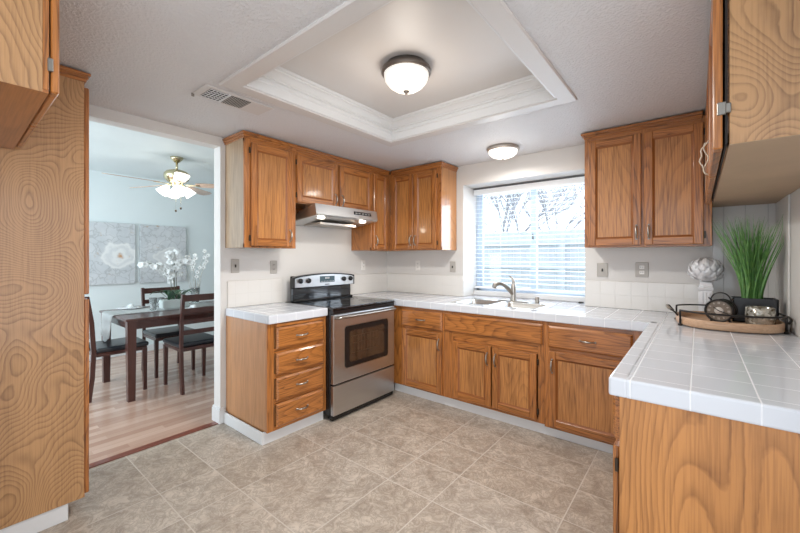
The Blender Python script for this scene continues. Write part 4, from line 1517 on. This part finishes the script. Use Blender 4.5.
# ================================================================== DINING ROOM
def leg_taper(bm, x, y, z0, z1, h0, h1, dx=0, dy=0, bev=.002):
    V = []
    for z, h, ox, oy in ((z0, h0, dx, dy), (z1, h1, 0, 0)):
        V.append([bm.verts.new((x + ox + sx * h, y + oy + sy * h, z)) for sx, sy in ((-1, -1), (1, -1), (1, 1), (-1, 1))])
    for k in range(4): bm.faces.new((V[0][k], V[0][(k + 1) % 4], V[1][(k + 1) % 4], V[1][k]))
    bm.faces.new(V[0][::-1]); bm.faces.new(V[1])


TXa, TXb, TYa, TYb = -1.99, -1.06, -2.37, -.95
t = thing('dining_table', 'dark espresso wood dining table in the next room', 'table', (-1.52, -1.66, 0))
bm = NB(); box(bm, TXa, TXb, TYa, TYb, .735, .760, .006, seg=2); obj('tabletop', bm, 'darkwood', t)
bm = NB()
for (x0, x1, y0, y1) in ((-1.93, -1.12, -2.325, -2.30), (-1.93, -1.12, -1.02, -.995), (-1.945, -1.92, -2.31, -1.01), (-1.13, -1.105, -2.31, -1.01)):
    box(bm, x0, x1, y0, y1, .655, .735)
obj('apron', bm, 'darkwood', t)
for x in (-1.94, -1.11):
    for y in (-2.32, -1.0):
        bm = NB(); leg_taper(bm, x, y, 0, .735, .028, .036); obj('leg', bm, 'darkwood', t)


def chair(label, loc, rot):
    """faces local -x ... built around origin facing +x, then rotated"""
    t = thing('dining_chair', label, 'chair', (0, 0, 0), None)
    sw, sd = .21, .205
    bm = NB()
    box(bm, -sd, sd + .01, -sw + .01, sw - .01, .40, .435, .004)
    obj('seat_frame', bm, 'darkwood', t)
    bm = NB(); box(bm, -sd + .02, sd + .025, -sw, sw, .435, .480, .018, seg=3); obj('seat_cushion', bm, 'leather', t)
    for s in (-1, 1):
        bm = NB()
        leg_taper(bm, sd - .01, s * (sw - .02), 0, .42, .014, .019, .004, 0)
        obj('leg', bm, 'darkwood', t)
        bm = NB()
        pts = [(-sd - .035, 0), (-sd - .010, .22), (-sd, .45), (-sd - .015, .72), (-sd - .05, .965)]
        V = []
        for (px, pz) in pts:
            V.append([bm.verts.new((px + a * .018, s * (sw - .02) + b * .014, pz)) for a, b in ((-1, -1), (1, -1), (1, 1), (-1, 1))])
        for i in range(len(V) - 1):
            for k in range(4): bm.faces.new((V[i][k], V[i][(k + 1) % 4], V[i + 1][(k + 1) % 4], V[i + 1][k]))
        bm.faces.new(V[0][::-1]); bm.faces.new(V[-1])
        obj('back_post', bm, 'darkwood', t)
    for zz, off, hh in ((.925, -.045, .032), (.80, -.028, .024), (.69, -.014, .022), (.585, -.006, .022)):
        bm = NB(); box(bm, -sd + off - .010, -sd + off + .008, -sw + .03, sw - .03, zz - hh, zz + hh, .003); obj('slat', bm, 'darkwood', t)
    t.location = loc
    t.rotation_euler = (0, 0, rot)
    return t


chair('dark ladder-back dining chair on the kitchen side of the table, seen from behind', (-1.155, -1.765, 0), PI)
chair('dark ladder-back dining chair on the far side of the table, below the paintings', (-1.88, -1.745, 0), 0)
chair('dark wood ladder-back chair at the left end of the table, half hidden by the pantry', (-1.55, -2.335, 0), PI / 2)

# runner
bm = NB()
ry0 = -2.373
path = [(-1.38, .7625), (-1.9, .7625), (-2.2, .7625), (-2.34, .7625), (-2.372, .7615), (-2.384, .750), (-2.388, .70), (-2.392, .62), (-2.400, .535)]
xw = .19
xc0 = -1.62
top = []
for i, (y, z) in enumerate(path):
    hang = max(0, i - 4) / 4
    row = []
    for k in range(9):
        q = (k - 4) / 4
        x = xc0 + q * xw * (1 - .25 * hang)
        yy = y + .008 * hang * math.sin(k * 1.6)
        zz = z - (.03 * abs(q) * 0 if hang < 1 else .05 * (1 - abs(q)))
        row.append(bm.verts.new((x, yy, zz)))
    top.append(row)
for i in range(len(top) - 1):
    for k in range(8):
        f = bm.faces.new((top[i][k], top[i][k + 1], top[i + 1][k + 1], top[i + 1][k])); f.smooth = True
o = obj('table_runner', bm, 'linen'); tag(o, 'silver grey cloth runner hanging over the left end of the dining table', 'runner')
sm = o.modifiers.new('thickness', 'SOLIDIFY'); sm.thickness = .003; sm.offset = 1

TT = .7605
for (x, y, lab) in ((-1.865, -2.12, 'white plate with folded napkin at the far left of the dining table'), (-1.26, -1.72, 'white plate with folded napkin in front of the kitchen-side chair')):
    t = thing('plate', lab, 'plate', (x, y, TT))
    bm = NB(); lathe(bm, [(0, .002), (.07, .002), (.125, .014), (.128, .017), (.07, .008), (0, .008)], (x, y, TT), 36); obj('dish', bm, 'ceramic', t)
    tag_n = thing('napkin', ('pale folded napkin on the far left plate' if x < -1.5 else 'pale folded napkin on the plate at the kitchen-side chair'), 'napkin', (x, y, TT + .009))
    bm = NB()
    box(bm, x - .07, x + .07, y - .03, y + .03, TT + .012, TT + .022, .004, seg=2)
    tube(bm, [(x - .05, y - .01, TT + .03), (x, y + .01, TT + .038), (x + .05, y - .005, TT + .03)], [.012, .020, .012], 10)
    obj('folded_cloth', bm, 'napkin', tag_n)


def tumbler(x, y, lab, h=.14, r=.035):
    t = thing('drinking_glass', lab, 'glass', (x, y, TT))
    bm = NB(); lathe(bm, [(0, .001), (r * .8, .001), (r * .85, .01), (r, h), (r - .003, h), (r * .78, .014), (0, .012)], (x, y, TT), 24); obj('glass_body', bm, 'dglass', t)


tumbler(-1.475, -2.03, 'tall clear drinking glass on the table, left of the orchid planter')
tumbler(-1.66, -1.90, 'clear glass standing behind the tall one, beside the orchid planter', .12, .035)

# orchid
oc = Vector((-1.56, -1.80, TT))
oc.z = .7665
t = thing('orchid_arrangement', 'white orchids with green leaves in a pale box planter on the dining table', 'plant', oc)
bm = NB(); box(bm, oc.x - .06, oc.x + .06, oc.y - .13, oc.y + .13, oc.z, oc.z + .095, .006); obj('planter', bm, 'planter', t)
rnd = random.Random(9)
bm = NB()
for i in range(13):
    a = rnd.uniform(0, 2 * PI); L_ = rnd.uniform(.14, .22)
    p0 = oc + Vector((rnd.uniform(-.03, .03), rnd.uniform(-.08, .08), .09))
    d = Vector((math.cos(a), math.sin(a), 0)); s_ = Vector((-d.y, d.x, 0))
    prev = None
    for k in range(7):
        s = k / 6
        p = p0 + d * L_ * s + Vector((0, 0, .10 * math.sin(s * PI * .75)))
        w_ = .026 * math.sin(PI * min(.98, .1 + s * .88)) + .001
        cur = (bm.verts.new(p - s_ * w_), bm.verts.new(p - Vector((0, 0, .006))), bm.verts.new(p + s_ * w_))
        if prev:
            for j in (0, 1):
                f = bm.faces.new((prev[j], prev[j + 1], cur[j + 1], cur[j])); f.smooth = True
        prev = cur
obj('leaves', bm, 'leaf', t, recalc=False)


def flower(bm, c, n_, r):
    n_ = n_.normalized(); a = n_.orthogonal().normalized(); b = n_.cross(a)
    ro = rnd.uniform(0, 6)
    for k in range(5):
        th = ro + k * 2 * PI / 5
        d = a * math.cos(th) + b * math.sin(th); e = n_.cross(d)
        prev = None
        for j in range(5):
            s = j / 4
            w_ = r * .48 * math.sin(PI * min(.97, .12 + s * .80))
            p = c + d * r * s + n_ * (.25 * r * math.sin(s * PI * .8))
            cur = (bm.verts.new(p - e * w_), bm.verts.new(p + n_ * r * .08), bm.verts.new(p + e * w_))
            if prev:
                for q in (0, 1):
                    f = bm.faces.new((prev[q], prev[q + 1], cur[q + 1], cur[q])); f.smooth = True
            prev = cur


stems = NB(); fl = NB()
for (dx, dy, H_, by) in ((-.05, -.26, .40, -.03), (.02, .12, .44, .02), (.06, -.05, .50, 0), (-.06, -.12, .33, 0)):
    P0 = []
    for k in range(13):
        s = k / 12
        P0.append(oc + Vector((dx * s ** 2, by + dy * max(0, s - .35) ** 1.3 * 1.7, .09 + H_ * (math.sin(s * PI * .58)))))
    tube(stems, P0, .0035, 6)
    for k in range(5, 13):
        for m_ in range(2):
            flower(fl, P0[k] + Vector((rnd.uniform(-.03, .05), rnd.uniform(-.03, .03), rnd.uniform(-.03, .02))), Vector((1, rnd.uniform(-.9, .3), rnd.uniform(-.2, .4))), rnd.uniform(.030, .042))
obj('stems', stems, 'stem', t)
obj('flowers', fl, 'petal', t, recalc=False)

vcn = Vector((-1.86, -1.46, .7605))
t = thing('twig_vase', 'glass vase of pale curly twigs and white blossoms behind the orchids', 'vase', vcn)
bm = NB(); lathe(bm, [(0, .001), (.04, .001), (.042, .01), (.05, .19), (.047, .19), (.038, .014), (0, .012)], vcn, 24); obj('vase', bm, 'dglass', t)
bm = NB(); fl = NB()
for i in range(12):
    a = rnd.uniform(0, 2 * PI); H_ = rnd.uniform(.38, .62); ph_ = rnd.uniform(0, 6)
    P0 = []
    for k in range(16):
        s = k / 15
        P0.append(vcn + Vector((math.cos(a) * .10 * s + .012 * math.sin(ph_ + s * 9) * s, math.sin(a) * .14 * s + .018 * math.cos(ph_ + s * 8) * s, .03 + H_ * s)))
    tube(bm, P0, [.0035 - .002 * k / 15 for k in range(16)], 5)
    if i < 5:
        for k in (11, 13, 15): flower(fl, P0[k], Vector((1, -.4, .1)), .026)
obj('twigs', bm, 'twig', t)
obj('blossoms', fl, 'petal', t, recalc=False)

# canvases
for (y0, y1, lab, s_, fy, fz, fr_) in ((-2.345, -1.752, 'large canvas of a pale peony on grey, left of the pair on the dining wall', 1.3, .12, -.02, .23),
                                  (-1.697, -1.107, 'large canvas of a pale peony on grey, right of the pair on the dining wall', 4.1, .08, -.05, .21)):
    yc = (y0 + y1) / 2
    t = thing('canvas_painting', lab, 'painting', (-3.08, yc, 1.375))
    bm = NB(); box(bm, -3.098, -3.063, y0, y1, .968, 1.783, .002); obj('canvas', bm, canvas_mat('peony_painting', s_, fy, fz, fr_), t)

# ceiling fan
fcx, fcy = -1.60, -1.76
t = thing('ceiling_fan', 'brass ceiling fan with washed wood blades and lit tulip shades over the dining table', 'ceiling fan', (fcx, fcy, 2.445))
bm = NB(); lathe(bm, [(0, 0), (.065, 0), (.062, -.02), (.035, -.045), (.018, -.06), (0, -.06)], (fcx, fcy, 2.445), 28); obj('canopy', bm, 'brass', t)
bm = NB(); tube(bm, [(fcx, fcy, 2.39), (fcx, fcy, 2.29)], .012, 12); obj('downrod', bm, 'brass', t)
bm = NB(); lathe(bm, [(0, 2.31), (.05, 2.305), (.105, 2.285), (.125, 2.262), (.128, 2.235), (.118, 2.195), (.085, 2.165), (.06, 2.150), (.055, 2.120), (0, 2.112)], (fcx, fcy, 0), 36); obj('motor_housing', bm, 'brass', t)
for k in range(5):
    a = math.radians(39 + 162 + k * 72)
    Rm = Matrix.Translation((fcx, fcy, 2.145)) @ Matrix.Rotation(a, 4, 'Z') @ Matrix.Rotation(math.radians(-11), 4, 'X')
    bm = NB()
    P0 = [(.19, -.045), (.24, -.058), (.60, -.068), (.66, -.055), (.675, -.02), (.675, .02), (.66, .055), (.60, .068), (.24, .058), (.19, .045)]
    V0 = [bm.verts.new(Rm @ Vector((x, y, .003))) for x, y in P0]; V1 = [bm.verts.new(Rm @ Vector((x, y, -.003))) for x, y in P0]
    bm.faces.new(V0); bm.faces.new(V1[::-1])
    for i in range(10): bm.faces.new((V0[i], V1[i], V1[(i + 1) % 10], V0[(i + 1) % 10]))
    b_ = obj('blade', bm, 'bladewood', t)
    bm = NB(); tmp = NB(); box(tmp, .09, .23, -.02, .02, -.010, -.004, .002); merge(bm, tmp, 0, Rm); obj('blade_bracket', bm, 'brass', b_)
for k in range(4):
    a = math.radians(264 + k * 90)
    d = Vector((math.cos(a), math.sin(a), 0))
    c = Vector((fcx, fcy, 2.12))
    bm = NB(); tube(bm, [c + d * .03 + Vector((0, 0, .02)), c + d * .07 + Vector((0, 0, .015)), c + d * .085 + Vector((0, 0, -.005))], .009, 8); arm = obj('light_arm', bm, 'brass', t)
    bm = NB()
    Rm = Matrix.Translation(c + d * .085 + Vector((0, 0, -.005))) @ Matrix.Rotation(a, 4, 'Z') @ Matrix.Rotation(math.radians(-38), 4, 'Y')
    lathe(bm, [(.016, 0), (.030, -.02), (.044, -.055), (.052, -.085), (.062, -.105), (.058, -.104), (.046, -.080), (.038, -.05), (.02, -.015), (0, -.01)], (0, 0, 0), 20)
    bmesh.ops.transform(bm, matrix=Rm, verts=list(bm.verts)); obj('tulip_shade', bm, 'lamp_fan', arm)
for (dx, dy, z) in ((.0, -.01, 1.86), (.03, .03, 1.89)):
    bm = NB(); tube(bm, [(fcx + dx, fcy + dy, 2.13), (fcx + dx, fcy + dy, z)], .0008, 4); ch = obj('pull_chain', bm, 'brass', t)
    bm = NB(); lathe(bm, [(0, 0), (.010, -.006), (.011, -.018), (.006, -.028), (0, -.03)], (fcx + dx, fcy + dy, z), 12); obj('chain_knob', bm, 'hinge', ch)
d = bpy.data.lights.new('fan_bulbs', 'POINT'); d.energy = 9; d.color = (1, .97, .9); d.shadow_soft_size = .12
o = bpy.data.objects.new('fan_bulbs', d); COL.objects.link(o); o.location = (fcx, fcy, 1.97)

# ------------------------------------------------------------------ groups of repeats
GROUPS = {'wall_cabinet': 'oak wall cabinets', 'base_cabinet': 'oak base cabinets with drawer and door', 'dining_chair': 'dining chairs around the table',
          'canvas_painting': 'pair of peony canvases', 'ceiling_light': 'flush dome ceiling lights', 'wall_outlet': 'wall outlets above the counters',
          'light_switch': 'grey light switches', 'bare_tree': 'bare trees beyond the fence', 'tile_backsplash': 'white tile backsplashes', 'countertop': 'white tile countertops',
          'plate': 'plates on the dining table', 'napkin': 'folded napkins on the plates', 'drinking_glass': 'drinking glasses on the dining table'}
for o in list(scene.objects):
    if o.parent is None and 'label' in o and 'category' in o:
        g = GROUPS.get(o.name.split('.')[0])
        if g: o['group'] = g
